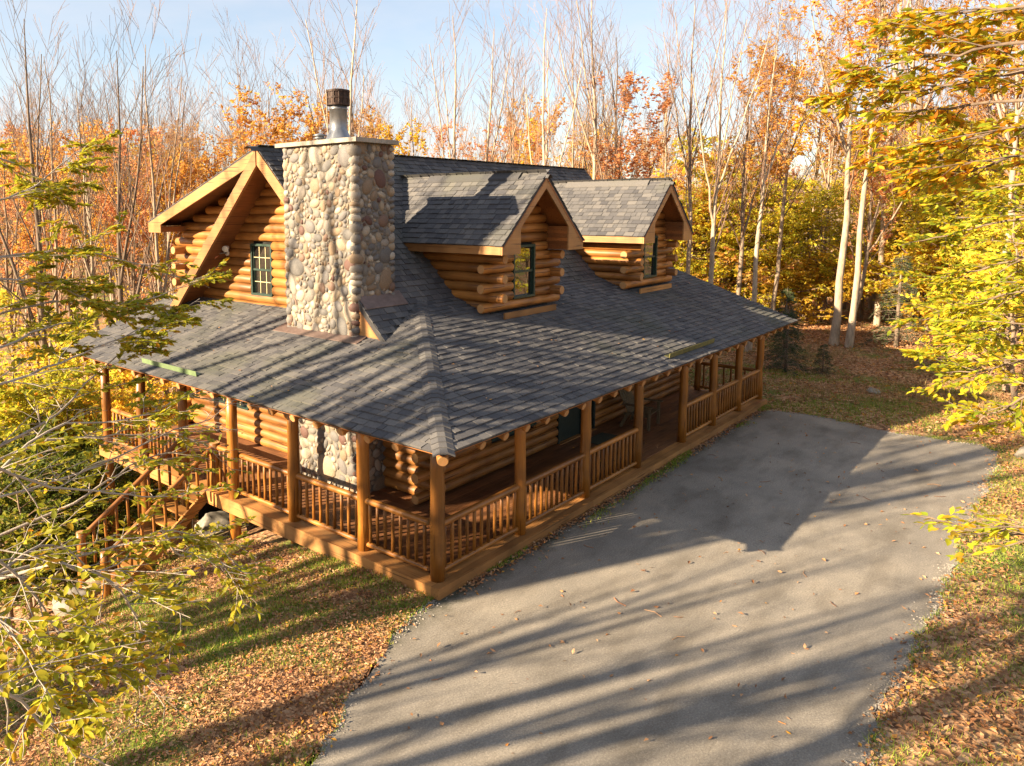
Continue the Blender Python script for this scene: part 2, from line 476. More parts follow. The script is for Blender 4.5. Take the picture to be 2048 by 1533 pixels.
# ------------------------------------------------------------------ mesh helpers
class MB:
    """collects vertices and faces, then links them as ONE mesh"""

    def __init__(self):
        self.v, self.f, self.n, self.mi = [], [], 0, []

    def add(self, V, F, mi=0):
        V = np.asarray(V, float).reshape(-1, 3)
        if isinstance(F, np.ndarray):
            F = [F]
            for a in F:
                self.f.append(a + self.n)
                self.mi.append(np.full(len(a), mi))
        else:
            by = {}
            for q in F:
                by.setdefault(len(q), []).append(q)
            for q in by.values():
                self.f.append(np.array(q) + self.n)
                self.mi.append(np.full(len(q), mi))
        self.v.append(V)
        self.n += len(V)
        return self

    def box(self, lo, hi, mi=0):
        (x0, y0, z0), (x1, y1, z1) = lo, hi
        V = [(x0, y0, z0), (x1, y0, z0), (x1, y1, z0), (x0, y1, z0), (x0, y0, z1), (x1, y0, z1), (x1, y1, z1), (x0, y1, z1)]
        return self.add(V, [(0, 3, 2, 1), (4, 5, 6, 7), (0, 1, 5, 4), (1, 2, 6, 5), (2, 3, 7, 6), (3, 0, 4, 7)], mi)

    def prism(self, poly, off, mi=0):
        """poly: 3-D polygon; off: extrusion vector"""
        P = np.asarray(poly, float)
        n = len(P)
        nrm = np.zeros(3)
        for i in range(n):
            nrm += np.cross(P[i], P[(i + 1) % n])
        if nrm @ np.asarray(off, float) > 0:
            P = P[::-1]
        V = np.vstack([P, P + np.asarray(off, float)])
        F = [tuple(range(n)), tuple(range(2 * n - 1, n - 1, -1))]
        for i in range(n):
            j = (i + 1) % n
            F.append((i, i + n, j + n, j))
        return self.add(V, F, mi)

    def tube(self, pts, rad, sides=8, caps=True, mi=0, mic=None):
        P = np.asarray(pts, float)
        rad = np.broadcast_to(np.asarray(rad, float), (len(P),))
        V, F = tubes(P[None], rad[None], sides)
        self.add(V, F, mi)
        if caps:
            k = len(P)
            base = self.n - k * sides
            self.f.append(np.array([[base + s for s in range(sides)][::-1]]))
            self.mi.append(np.array([mi if mic is None else mic]))
            self.f.append(np.array([[base + (k - 1) * sides + s for s in range(sides)]]))
            self.mi.append(np.array([mi if mic is None else mic]))
        return self

    def data(self, name, mats, smooth=False, flat_mi=None):
        V = np.vstack(self.v)
        me = bpy.data.meshes.new(name)
        me.vertices.add(len(V))
        me.vertices.foreach_set('co', V.ravel())
        loops = np.concatenate([a.ravel() for a in self.f])
        lens = np.concatenate([np.full(len(a), a.shape[1]) for a in self.f])
        me.loops.add(len(loops))
        me.loops.foreach_set('vertex_index', loops.astype(np.int32))
        me.polygons.add(len(lens))
        me.polygons.foreach_set('loop_start', np.concatenate([[0], np.cumsum(lens)[:-1]]).astype(np.int32))
        mi = np.concatenate(self.mi).astype(np.int32)
        me.polygons.foreach_set('material_index', mi)
        sm = np.full(len(lens), smooth)
        if flat_mi is not None:
            sm &= mi != flat_mi
        me.polygons.foreach_set('use_smooth', sm)
        for m in (mats if isinstance(mats, (list, tuple)) else [mats]):
            me.materials.append(m)
        me.update(calc_edges=True)
        return me

    def build(self, name, mats, parent=None, smooth=False, flat_mi=None):
        return link(name, self.data(name, mats, smooth, flat_mi), parent)


def link(name, me, parent=None, loc=None, rotz=None, mat=None):
    o = bpy.data.objects.new(name, me)
    COL.objects.link(o)
    if parent is not None:
        o.parent = parent
    if mat is not None:
        o.matrix_basis = mat
    else:
        if loc is not None:
            o.location = loc
        if rotz is not None:
            o.rotation_euler = (0, 0, rotz)
    return o


def tag(o, label=None, cat=None, group=None, kind=None):
    for k, v in (('label', label), ('category', cat), ('group', group), ('kind', kind)):
        if v:
            o[k] = v
    return o


def thing(name, label, cat, loc=(0, 0, 0), rz=0, group=None):
    o = link(name, None, None, loc, rz)
    o.empty_display_size = 0.2
    return tag(o, label, cat, group)


def tubes(P, R, sides):
    """n polylines of k points -> vertices, quads"""
    n, k = P.shape[:2]
    T = np.gradient(P, axis=1)
    T /= np.linalg.norm(T, axis=2, keepdims=True) + 1e-9
    ref = np.zeros_like(T)
    up = np.abs(T[:, :1, 2:3]) > 0.9
    ref[...] = np.where(up, np.array([1.0, 0, 0]), np.array([0, 0, 1.0]))
    A = np.cross(T, ref)
    A /= np.linalg.norm(A, axis=2, keepdims=True) + 1e-9
    B = np.cross(T, A)
    ang = np.arange(sides) * 2 * PI / sides
    V = P[:, :, None, :] + R[:, :, None, None] * (A[:, :, None, :] * np.cos(ang)[:, None] + B[:, :, None, :] * np.sin(ang)[:, None])
    i = np.arange(n)[:, None, None] * k * sides
    j = np.arange(k - 1)[None, :, None] * sides
    s = np.arange(sides)[None, None, :]
    s2 = (s + 1) % sides
    F = np.stack([i + j + s, i + j + s2, i + j + sides + s2, i + j + sides + s], -1).reshape(-1, 4)
    return V.reshape(-1, 3), F


def log_data(name, length, r, rng, mats=None, ends=True, taper=0.0):
    """a hand-peeled log lying along local X from 0 to length"""
    k = max(3, int(length / 0.7) + 2)
    x = np.linspace(0, length, k)
    P = np.stack([x, rng.normal(0, r * 0.02, k), rng.normal(0, r * 0.02, k)], 1)
    R = r * (1 + rng.normal(0, 0.025, k)) * (1 - taper * x / max(length, 0.1))
    if ends:
        e = min(0.022, length * 0.1)
        P = np.vstack([P[:1], P[:1] + (e, 0, 0), P[1:-1], P[-1:] - (e, 0, 0), P[-1:]])
        R = np.concatenate([[R[0] * 0.88], R[:1], R[1:-1], R[-1:], [R[-1] * 0.88]])
    b = MB().tube(P, R, 14, True, 0, 1)
    return b.data(name, mats or [M['log'], M['end']], True, 1)


ROTZ90 = Matrix.Rotation(PI / 2, 4, 'Z')


def log_x(x0, x1, y, z, r, parent, rng, name='log', mats=None):
    return link(name, log_data(name, x1 - x0, r, rng, mats), parent, (x0, y, z))


def log_y(y0, y1, x, z, r, parent, rng, name='log', mats=None):
    o = link(name, log_data(name, y1 - y0, r, rng, mats), parent, (x, y0, z), PI / 2)
    return o


# ------------------------------------------------------------------ terrain
EDGE_DIR = np.array([-0.936, -0.352])


def lawn_fall(x, y):
    d = np.maximum(0, -0.352 * x * 1.0 + 0.936 * y - 0.15)
    d = np.where(x > 0, np.maximum(0, 0.936 * y - 0.15 * np.minimum(x, 14) - 0.15), d)
    a = np.minimum(d, 10)
    f = 0.022 * a ** 2 + 0.0012 * a ** 3
    e = np.maximum(0, d - 10)
    return f + 3.0 * (1 - np.exp(-e * 0.27))


def vnoise(x, y, s=1.0, seed=0):
    """cheap smooth 2-D noise from a few sines"""
    r = np.random.default_rng(seed)
    out = np.zeros_like(np.asarray(x, float))
    for i in range(7):
        a, p, q = r.uniform(0, 2 * PI), r.uniform(0.5, 2.0) * s, r.uniform(0, 9)
        out += np.sin((np.cos(a) * x + np.sin(a) * y) * p + q) / 7
    return out


def ground_z(x, y):
    x, y = np.asarray(x, float), np.asarray(y, float)
    z = -0.192 - lawn_fall(x, y)
    rr = np.hypot(x - 5, y - 2)
    z = z + np.clip((rr - 45) / 60, 0, 1) ** 1.5 * 6.0 + np.clip((rr - 110) / 250, 0, 1) * 16
    off = np.clip((y - 0.5) / 1.5, 0, 1) + np.clip((-6.3 - y) / 0.8, 0, 1) + np.clip((x - 15.6) / 1.5, 0, 1) + np.clip((-0.35 * x + 0.936 * y - 0.4) / 1.0, 0, 1)
    off = np.clip(off, 0, 1)
    z = z + off * (0.05 * vnoise(x, y, 1.3, 3) + 0.12 * vnoise(x, y, 0.3, 4)) + np.clip((-6.2 - y) / 4, 0, 1) * 0.25
    z = z + np.clip((x - 16.2) / 10, 0, 1) * 0.25
    return z


def axis_pts(lo, a, b, hi, step):
    mid = np.arange(a, b + 1e-6, step)
    g = [a]
    s = step
    while g[-1] > lo:
        s *= 1.22
        g.append(g[-1] - s)
    h = [b]
    s = step
    while h[-1] < hi:
        s *= 1.22
        h.append(h[-1] + s)
    return np.concatenate([g[:0:-1], mid, h[1:]])


gx = axis_pts(-420, -12, 34, 520, 0.3)
gy = axis_pts(-420, -10, 22, 520, 0.3)
GX, GY = np.meshgrid(gx, gy, indexing='ij')
GZ = ground_z(GX, GY)
nx_, ny_ = GX.shape
ii, jj = np.meshgrid(np.arange(nx_ - 1), np.arange(ny_ - 1), indexing='ij')
a_ = (ii * ny_ + jj).ravel()
mb = MB().add(np.stack([GX, GY, GZ], -1).reshape(-1, 3), np.stack([a_, a_ + ny_, a_ + ny_ + 1, a_ + 1], 1))
tag(mb.build('ground', M['ground'], smooth=True), 'leaf strewn grassy ground falling away beside the cabin', kind='structure')

# driveway: one thick slab with a ragged edge
DRV = [(0.0, -0.06), (-0.67, -0.12), (-1.31, -0.31), (-2.45, -0.77), (-3.42, -1.2), (-3.83, -1.37), (-5.6, -2.3), (-8.5, -4.4), (-13, -8.5), (-24, -20),
       (-20, -24), (-10.5, -12), (-5.5, -7.6), (-2.5, -6.35), (0.16, -5.93), (1.39, -5.89), (3.84, -6.0), (5.64, -6.05), (8.4, -5.98), (13.39, -6.12), (14.5, -5.99),
       (14.96, -5.59), (14.7, -3.66), (15.2, -1.76), (15.04, -0.63), (14.6, -0.14), (10, -0.12), (5, -0.12)]
pts = []
for i, q in enumerate(DRV):
    q2 = DRV[(i + 1) % len(DRV)]
    n = max(1, int(math.dist(q, q2) / 0.12))
    for k in range(n):
        t = k / n
        x, y = q[0] + (q2[0] - q[0]) * t, q[1] + (q2[1] - q[1]) * t
        w = 0.035 if y < -0.2 else 0.0
        x += w * (math.sin(x * 9 + y * 7) + math.sin(x * 23 - y * 17 + 1)) + random.uniform(-1, 1) * w * 0.5
        y += w * (math.sin(x * 11 - y * 5 + 2) + math.sin(x * 3.1 + y * 2.7)) + random.uniform(-1, 1) * w * 0.5
        pts.append((x, y))
import bmesh
bm = bmesh.new()
vs = [bm.verts.new((x, y, 0)) for x, y in pts]
f = bm.faces.new(vs)
bmesh.ops.triangulate(bm, faces=[f])
ex = bmesh.ops.extrude_face_region(bm, geom=bm.faces[:])
for e in ex['geom']:
    if isinstance(e, bmesh.types.BMVert):
        e.co.z -= 0.09
bmesh.ops.recalc_face_normals(bm, faces=bm.faces[:])
me = bpy.data.meshes.new('driveway')
bm.to_mesh(me)
bm.free()
me.materials.append(M['asphalt'])
tag(link('driveway', me, None, (0, 0, -0.18)), 'old grey asphalt driveway beside the cabin porch', kind='structure')
DRV_NP = np.array(pts)


def in_poly(x, y, poly):
    x, y = np.asarray(x), np.asarray(y)
    inside = np.zeros(x.shape, bool)
    px, py = poly[:, 0], poly[:, 1]
    j = len(poly) - 1
    for i in range(len(poly)):
        c = ((py[i] > y) != (py[j] > y)) & (x < (px[j] - px[i]) * (y - py[i]) / (py[j] - py[i] + 1e-12) + px[i])
        inside ^= c
        j = i
    return inside

# ================================================================== the cabin
cabin = thing('log_cabin', 'honey coloured log cabin with stone chimney, two dormers and wraparound porch', 'cabin')
EV, ZE, SP = -0.74, 2.453, 0.3556            # porch eave offset, eave height, porch pitch
XW, YW = 2.5, 2.384                          # log wall centre lines: gable wall and front wall
XG, XR = 1.70, 16.15                         # roof ends
RY, RZ = 6.725, 7.275                        # ridge
YBACK = 11.07
BR = 3.36                                    # where the steep roof meets the porch pitch
LR, LC = 0.112, 0.213                        # log radius, course height
HS = np.random.default_rng(21)


def zg(x, y=0):
    return ZE + SP * (x - EV)


def zf(x, y):
    return ZE + SP * (y - EV)


def zm(x, y):
    return 0.55 + y


def zs(x, y):
    return RZ - 0.352 * (y - RY)


def poly3(pts2, fn):
    return np.array([(x, y, fn(x, y)) for x, y in pts2])


PG = poly3([(EV, EV), (BR, BR), (2.42, 3.05), (2.42, 11.6), (EV, 11.6)], zg)
PF = poly3([(EV, EV), (XR, EV), (XR, BR), (BR, BR)], zf)
PM = poly3([(BR, BR), (XR, BR), (XR, RY), (XG, RY), (XG, 2.81)], zm)
PS = poly3([(XG, RY), (XR, RY), (XR, 11.576), (XG, 11.576)], zs)
PD = np.array([(XG, RY, RZ), (2.45, RY, RZ), (2.45, 10.36, 3.64), (XG, 10.62, 3.38)])

SHINGLES = []     # every single shingle: roof, frame matrix, width, thickness


def slab(name, P, th, parent, mat='soffit'):
    """boards below, dark underlay on top"""
    n = np.cross(P[1] - P[0], P[2] - P[0])
    n /= np.linalg.norm(n)
    if n[2] < 0:
        n = -n
    b = MB()
    b.prism(P - n * (th + 0.004), -n * 0.014, 0)
    b.prism(P - n * 0.004, -n * th, 1)
    return b.build(name, [M[mat], M['underlay']], parent)


def lay_shingles(P, roof, eave, rng, expo=0.155):
    """rows of random-width shingles over a planar polygon; eave = direction of the rows"""
    u = np.asarray(eave, float)
    u /= np.linalg.norm(u)
    n = np.cross(P[1] - P[0], P[2] - P[0])
    n /= np.linalg.norm(n)
    if n[2] < 0:
        n = -n
    w = np.cross(n, u)
    if w[2] < 0:
        w, u = -w, -u
    o = P[np.argmin(P[:, 2])]
    Q = np.stack([(P - o) @ u, (P - o) @ w], 1)
    rows = int(Q[:, 1].max() / expo) + 1
    for k in range(rows):
        w0 = k * expo - 0.03
        wm = min(w0 + expo * 0.55, Q[:, 1].max() - 0.01)
        xs = []
        for i in range(len(Q)):
            a, c = Q[i], Q[(i + 1) % len(Q)]
            if (a[1] > wm) != (c[1] > wm):
                xs.append(a[0] + (c[0] - a[0]) * (wm - a[1]) / (c[1] - a[1]))
        xs.sort()
        for lo, hi in zip(xs[::2], xs[1::2]):
            lo -= 0.015
            hi += 0.015
            p = lo - rng.uniform(0, 0.25)
            while p < hi:
                wd = rng.choice([0.12, 0.15, 0.19, 0.24, 0.29])
                a, c = max(p, lo), min(p + wd, hi)
                if c - a > 0.03:
                    th = rng.choice([0.016, 0.022, 0.030])
                    org = o + u * a + w * (w0 + rng.normal(0, 0.004))
                    whole = a == p and c == p + wd
                    SHINGLES.append((roof, org, u, w, n, c - a - 0.009, th, expo * 1.16, whole))
                p += wd


def shingle_geo(wd, ln, th):
    V = [(0, 0, th), (wd, 0, th), (wd, ln, 0.003), (0, ln, 0.003), (0, 0, -0.004), (wd, 0, -0.004)]
    F = [(0, 1, 2, 3), (4, 5, 1, 0), (4, 0, 3), (5, 2, 1)]
    return V, F


porch_roof_g = slab('porch_roof', PG, 0.05, cabin)
porch_roof_f = slab('porch_roof', PF, 0.05, cabin)
main_roof = slab('main_roof', PM, 0.11, cabin)
shed_roof = slab('shed_roof', PS, 0.11, cabin)
overhang = slab('overhang_roof', PD, 0.09, cabin)
lay_shingles(PG, porch_roof_g, (0, 1, 0), HS)
lay_shingles(PF, porch_roof_f, (1, 0, 0), HS)
lay_shingles(PM, main_roof, (1, 0, 0), HS)
lay_shingles(PD, overhang, (1, 0, 0), HS)
lay_shingles(PS, shed_roof, (1, 0, 0), HS, 0.17)


def cap_row(name, a, b, half, d1, d2, parent, mat, step=0.15, lift=0.03):
    """bent cap shingles along a hip or ridge from a to b; d1, d2 = directions of the two wings"""
    a, b = np.asarray(a, float), np.asarray(b, float)
    L = np.linalg.norm(b - a)
    t = (b - a) / L
    d1, d2 = [np.asarray(d, float) / np.linalg.norm(d) for d in (d1, d2)]
    s = 0.0
    while s < L:
        h = lift
        o = a + t * s + np.array((0, 0, 1)) * h
        e = a + t * (s + step * 1.2) + np.array((0, 0, 1)) * (h - 0.018)
        jit = HS.normal(0, 0.006)
        m1, m2 = d1 * half * 0.35, d2 * half * 0.35
        z = np.array((0, 0, 0.016))
        V = [o + d1 * (half + jit), o + m1 + z, o + m2 + z, o + d2 * (half + jit), e + d1 * (half + jit), e + m1 + z, e + m2 + z, e + d2 * (half + jit)]
        V += [o + d1 * (half + jit) - z * 1.6, o + m1 - z * 0.6, o + m2 - z * 0.6, o + d2 * (half + jit) - z * 1.6]
        F = [(0, 1, 5, 4), (1, 2, 6, 5), (2, 3, 7, 6), (0, 8, 9, 1), (1, 9, 10, 2), (2, 10, 11, 3)]
        MB().add(V, F).build(name, mat, parent)
        s += step


# hip between the two porch roofs
dg = np.array((-SP / SP * 1.0, 0, 0))
hipg = np.array((-1.0, 1.0, -SP))            # down-slope across the hip on the gable side
hipf = np.array((1.0, -1.0, -SP))
cap_row('hip_shingle', (EV - 0.03, EV - 0.03, ZE - 0.005), (BR, BR, zg(BR)), 0.17, (-0.72, 0.72, -0.255), (0.72, -0.72, -0.255), porch_roof_g, M['shingle'])
# main ridge
cap_row('ridge_shingle', (XR, RY, RZ), (XG, RY, RZ), 0.16, (0, -0.72, -0.69), (0, 0.94, -0.33), main_roof, M['shingle'], 0.24)

# barge boards of the big gable
b = MB()
b.prism([(XG - 0.03, RY, RZ - 0.05), (XG - 0.03, RY, RZ - 0.39), (XG - 0.03, 5.72, 5.93), (XG - 0.03, 5.72, 6.27)], (0.045, 0, 0))
b.build('barge_board', M['trim'], cabin)
b = MB()
b.prism([(XG - 0.03, RY, RZ - 0.05), (XG - 0.03, RY, RZ - 0.33), (XG - 0.03, 10.934, 5.5), (XG - 0.03, 10.934, 5.287), (XG - 0.03, 11.55, 5.287), (XG - 0.03, 11.55, 5.53)], (0.045, 0, 0))
b.build('barge_board', M['trim'], cabin)
b = MB()
b.prism([(XG - 0.055, RY + 0.0, RZ - 0.06), (XG - 0.055, RY + 0.0, RZ - 0.43), (XG - 0.055, 10.2, 3.41), (XG - 0.055, 10.58, 3.38)], (0.075, 0, 0))
b.build('barge_board', M['trim'], cabin)
MB().prism([(XG + 0.02, 2.84, 3.38), (XG + 0.02, 3.6, 4.14), (XG + 0.02, 3.6, 3.35), (XG + 0.02, 2.9, 3.33)], (0.04, 0, 0)).build('closure_panel', M['trim'], cabin)
# boxed eave of the shed side
MB().box((XG + 0.02, 10.94, 5.30), (15.2, 11.53, 5.44)).build('eave_box', M['soffit'], cabin)

# ------------------------------------------------------------------ chimney
CX0, CX1, CY0, CY1, CZT = 1.66, 2.74, 3.56, 5.74, 7.19
ch = MB().box((CX0, CY0, -2.2), (CX1, CY1, CZT)).build('chimney', M['mortar'], cabin)
b = MB()
cap = [(1.56, 3.39), (2.79, 3.39), (2.79, 5.9), (1.56, 5.9)]
b.prism([(x + HS.uniform(-.01, .01), y + HS.uniform(-.01, .01), 7.2) for x, y in cap], (0, 0, 0.085))
b.build('cap_slab', M['cap'], ch)


def stone_protos(k, rng):
    out = []
    for i in range(k):
        V, F = [], []
        N, L = 10, 3
        jit = 1 + rng.normal(0, 0.10, N)
        jit = (jit + np.roll(jit, 1) + np.roll(jit, -1)) / 3
        prof = [(1.0, -0.25), (0.98, 0.25), (0.72, 0.72)]
        for r_, h_ in prof:
            for s in range(N):
                a = 2 * PI * s / N
                p = jit[s] * r_ * (1 + rng.normal(0, 0.025))
                V.append((math.cos(a) * p, math.sin(a) * p, h_ * (1 + rng.normal(0, 0.05))))
        V.append((0, 0, 0.98))
        for l in range(L - 1):
            for s in range(N):
                F.append((l * N + s, l * N + (s + 1) % N, (l + 1) * N + (s + 1) % N, (l + 1) * N + s))
        for s in range(N):
            F.append(((L - 1) * N + s, (L - 1) * N + (s + 1) % N, L * N))
        out.append((np.array(V), F))
    return out


SPROTO = stone_protos(14, HS)
SMESH = [MB().add(V, F).data('stone', M['stone'], True) for V, F in SPROTO]


def pack(w, h, rng, mean_r):
    """fit a rubble of long rounded stones into a w x h rectangle: anisotropic Voronoi cells, relaxed, as ellipses"""
    n = int(w * h / (PI * mean_r ** 2 * 1.12))
    g = 0.018
    X, Y = np.meshgrid(np.arange(g / 2, w, g), np.arange(g / 2, h, g), indexing='ij')
    X, Y = X.ravel(), Y.ravel()
    S = np.stack([rng.uniform(0, w, n), rng.uniform(0, h, n)], 1)
    r = np.exp(rng.normal(0, 0.46, n))
    asp = rng.uniform(0.58, 0.95, n)
    ang = rng.uniform(0, PI, n)
    out = []
    for it in range(6):
        best = np.full(len(X), 1e9)
        own = np.zeros(len(X), int)
        for i in range(n):
            dx, dy = X - S[i, 0], Y - S[i, 1]
            c, s_ = math.cos(ang[i]), math.sin(ang[i])
            d = np.hypot((dx * c + dy * s_) * asp[i] ** 0.5, (-dx * s_ + dy * c) / asp[i] ** 0.5) / r[i]
            m = d < best
            best[m] = d[m]
            own[m] = i
        for i in range(n):
            m = own == i
            k = m.sum()
            if k < 5:
                S[i] = rng.uniform(0, w), rng.uniform(0, h)
                continue
            x, y = X[m], Y[m]
            S[i] = x.mean(), y.mean()
            if it == 5:
                ev, U = np.linalg.eigh(np.cov(np.stack([x, y])))
                a, b = 2 * math.sqrt(max(ev[1], 1e-5)), 2 * math.sqrt(max(ev[0], 1e-5))
                out.append((S[i, 0], S[i, 1], max(0.024, a * 0.98 - 0.008), max(0.02, b * 0.98 - 0.008), math.atan2(U[1, 1], U[0, 1])))
    return out


STONES = []
for (o, ax_u, w, h, nrm, tr) in [((CX0, CY0, 3.15), (0, 1, 0), CY1 - CY0, CZT - 3.15, (-1, 0, 0), 0.076),
                                 ((CX0, CY0, -0.1), (0, 1, 0), CY1 - CY0, 2.7, (-1, 0, 0), 0.092),
                                 ((CX0, CY0, 3.2), (1, 0, 0), CX1 - CX0, CZT - 3.2, (0, -1, 0), 0.08),
                                 ((CX0, CY0, -0.1), (1, 0, 0), CX1 - CX0, 2.7, (0, -1, 0), 0.095)]:
    U, N_ = Vector(ax_u), Vector(nrm)
    Zv = Vector((0, 0, 1))
    if U.cross(Zv).dot(N_) < 0:
        frame = (U, -Zv, N_)
    else:
        frame = (U, Zv, N_)
    for x, y, a, c, ang in pack(w, h, HS, tr):
        loc = Vector(o) + U * x + Zv * y
        R3 = Matrix((frame[0], frame[1], frame[2])).transposed()
        R3 = R3 @ Matrix.Rotation(ang if frame[1].z > 0 else -ang, 3, 'Z')
        loc -= N_ * 0.012
        depth = HS.uniform(0.028, 0.046) + 0.15 * c
        S = Matrix.Diagonal((a, c, depth))
        STONES.append((a * c, Matrix.Translation(loc) @ (R3 @ S).to_4x4(), HS.integers(len(SMESH))))
# stones turned round the corners
for yc, z0, z1 in ((CY0, 3.25, CZT), (CY1, 3.15, CZT), (CY0, 0.0, 2.5)):
    z = z0
    while z < z1 - 0.05:
        hh = HS.uniform(0.065, 0.125)
        s = 1 if yc == CY1 else -1
        nrm = Vector((-1, 0.9 * s, 0)).normalized()
        U = Vector((-nrm.y, nrm.x, 0))
        R3 = Matrix((U, nrm.cross(U), nrm)).transposed()
        S = Matrix.Diagonal((HS.uniform(0.10, 0.15), hh * 1.02, HS.uniform(0.085, 0.105)))
        STONES.append((0.03, Matrix.Translation(Vector((CX0 + 0.05, yc - 0.045 * s, z + hh * 0.9))) @ (R3 @ S).to_4x4(), HS.integers(len(SMESH))))
        z += hh * 1.85
z = 3.75
while z < CZT - 0.05:
    hh = HS.uniform(0.06, 0.12)
    nrm = Vector((0.7, -1, 0)).normalized()
    U = Vector((-nrm.y, nrm.x, 0))
    R3 = Matrix((U, nrm.cross(U), nrm)).transposed()
    STONES.append((0.025, Matrix.Translation(Vector((CX1 - 0.03, CY0 + 0.03, z + hh * 0.9))) @ (R3 @ Matrix.Diagonal((0.11, hh, 0.10))).to_4x4(), HS.integers(len(SMESH))))
    z += hh * 1.85
# the largest ones in the open are single stones, the rest one joined part
vis = [s for s in STONES if s[1].translation.z > 3.1 or s[1].translation.z > 0.3]
STONES.sort(key=lambda s: -s[0])
rest = MB()
for i, (sz, mtx, pr) in enumerate(STONES):
    if i < 298:
        link('stone', SMESH[pr], ch, mat=mtx)
    else:
        V, F = SPROTO[pr]
        A = np.array(mtx)
        rest.add(V @ A[:3, :3].T + A[:3, 3], F)
tag(rest.build('small_stones', M['stone_i'], ch, True), kind='stuff')

# flashing round the chimney foot
b = MB()
b.prism([(1.42, 3.3, zg(1.42) + 0.03), (1.42, 5.95, zg(1.42) + 0.03), (1.80, 5.95, zg(1.80) + 0.03), (1.80, 3.3, zg(1.80) + 0.03)], (0, 0, 0.012))
b.prism([(1.72, 3.32, zm(0, 3.32) + 0.035), (2.95, 3.32, zm(0, 3.32) + 0.035), (2.95, 3.58, zm(0, 3.58) + 0.035), (1.72, 3.58, zm(0, 3.58) + 0.035)], (0, 0, 0.012))
b.build('flashing', M['flashing'], ch)


def lathe(prof, n=20):
    V, F = [], []
    for r, z in prof:
        for s in range(n):
            V.append((r * math.cos(2 * PI * s / n), r * math.sin(2 * PI * s / n), z))
    for k in range(len(prof) - 1):
        for s in range(n):
            F.append((k * n + s, k * n + (s + 1) % n, (k + 1) * n + (s + 1) % n, (k + 1) * n + s))
    F.append(tuple(range((len(prof) - 1) * n, len(prof) * n)))
    return V, F


flue = MB().add(*lathe([(0.30, 0), (0.29, 0.02), (0.20, 0.22), (0.185, 0.26), (0.185, 0.66), (0.195, 0.665), (0.195, 0.69), (0.185, 0.70), (0.185, 0.8)])).build('flue_pipe', M['steel'], ch, True)
flue.location = (2.22, 4.6, 7.285)
fc = MB()
fc.add(*lathe([(0.20, 0.74), (0.245, 0.75), (0.245, 0.79), (0.232, 0.79), (0.232, 0.885), (0.245, 0.885), (0.245, 0.925), (0.232, 0.925), (0.232, 1.02), (0.25, 1.02), (0.25, 1.06), (0.10, 1.09)], 22))
for k in range(14):
    a = 2 * PI * k / 14
    x, y = 0.236 * math.cos(a), 0.236 * math.sin(a)
    fc.tube([(x, y, 0.77), (x, y, 1.05)], 0.012, 5)
o = fc.build('flue_cap', M['rust'], ch)
o.location = (2.22, 4.6, 7.285)
v = MB().add(*lathe([(0.11, 0), (0.11, 0.06), (0.085, 0.07), (0.085, 0.10), (0.145, 0.105), (0.145, 0.12), (0.09, 0.13), (0.09, 0.16), (0.15, 0.165), (0.15, 0.18), (0.05, 0.215)], 16)).build('vent_pipe', M['steel'], ch, True)
v.location = (2.2, 5.17, 7.285)

# ------------------------------------------------------------------ log walls
LS = np.random.default_rng(33)
BACKING = MB()
# thin dark lining just inside the logs so no light leaks between courses
BACKING.box((XW + 0.02, YW + 0.02, -0.1), (XW + 0.05, YBACK, 3.6))
BACKING.box((XW + 0.05, YW + 0.02, -0.1), (15.2, YW + 0.05, 3.2))
BACKING.prism([(XW + 0.02, 3.4, 3.6), (XW + 0.02, RY, RZ - 0.35), (XW + 0.02, YBACK, 5.3), (XW + 0.02, YBACK, 3.6)], (0.03, 0, 0))
BACKING.box((15.17, YW + 0.05, -0.1), (15.2, YBACK, 3.4))
BACKING.prism([(15.17, 3.4, 3.4), (15.17, RY, RZ - 0.35), (15.17, YBACK, 5.3), (15.17, YBACK, 3.4)], (0.03, 0, 0))
BACKING.box((XW + 0.05, YBACK - 0.03, -3.9), (15.2, YBACK, 5.3))
BACKING.build('wall_lining', M['dark'], cabin)

G_WIN = (7.24, 8.07, 3.80, 5.06)          # y0, y1, z0, z1 upper gable window
LOW_WIN = (8.35, 9.95, 0.82, 1.95)        # lower gable window
F_WIN = (4.55, 6.35, 0.75, 1.95)          # front window
F_DOOR = (7.36, 9.22, 0.02, 2.12)         # front door opening
F_WIN2 = (11.6, 13.0, 0.85, 1.95)


def split(a, b, cuts):
    segs = [(a, b)]
    for c0, c1 in cuts:
        out = []
        for s, e in segs:
            if c1 <= s or c0 >= e:
                out.append((s, e))
            else:
                if c0 - s > 0.05:
                    out.append((s, c0))
                if e - c1 > 0.05:
                    out.append((c1, e))
        segs = out
    return segs


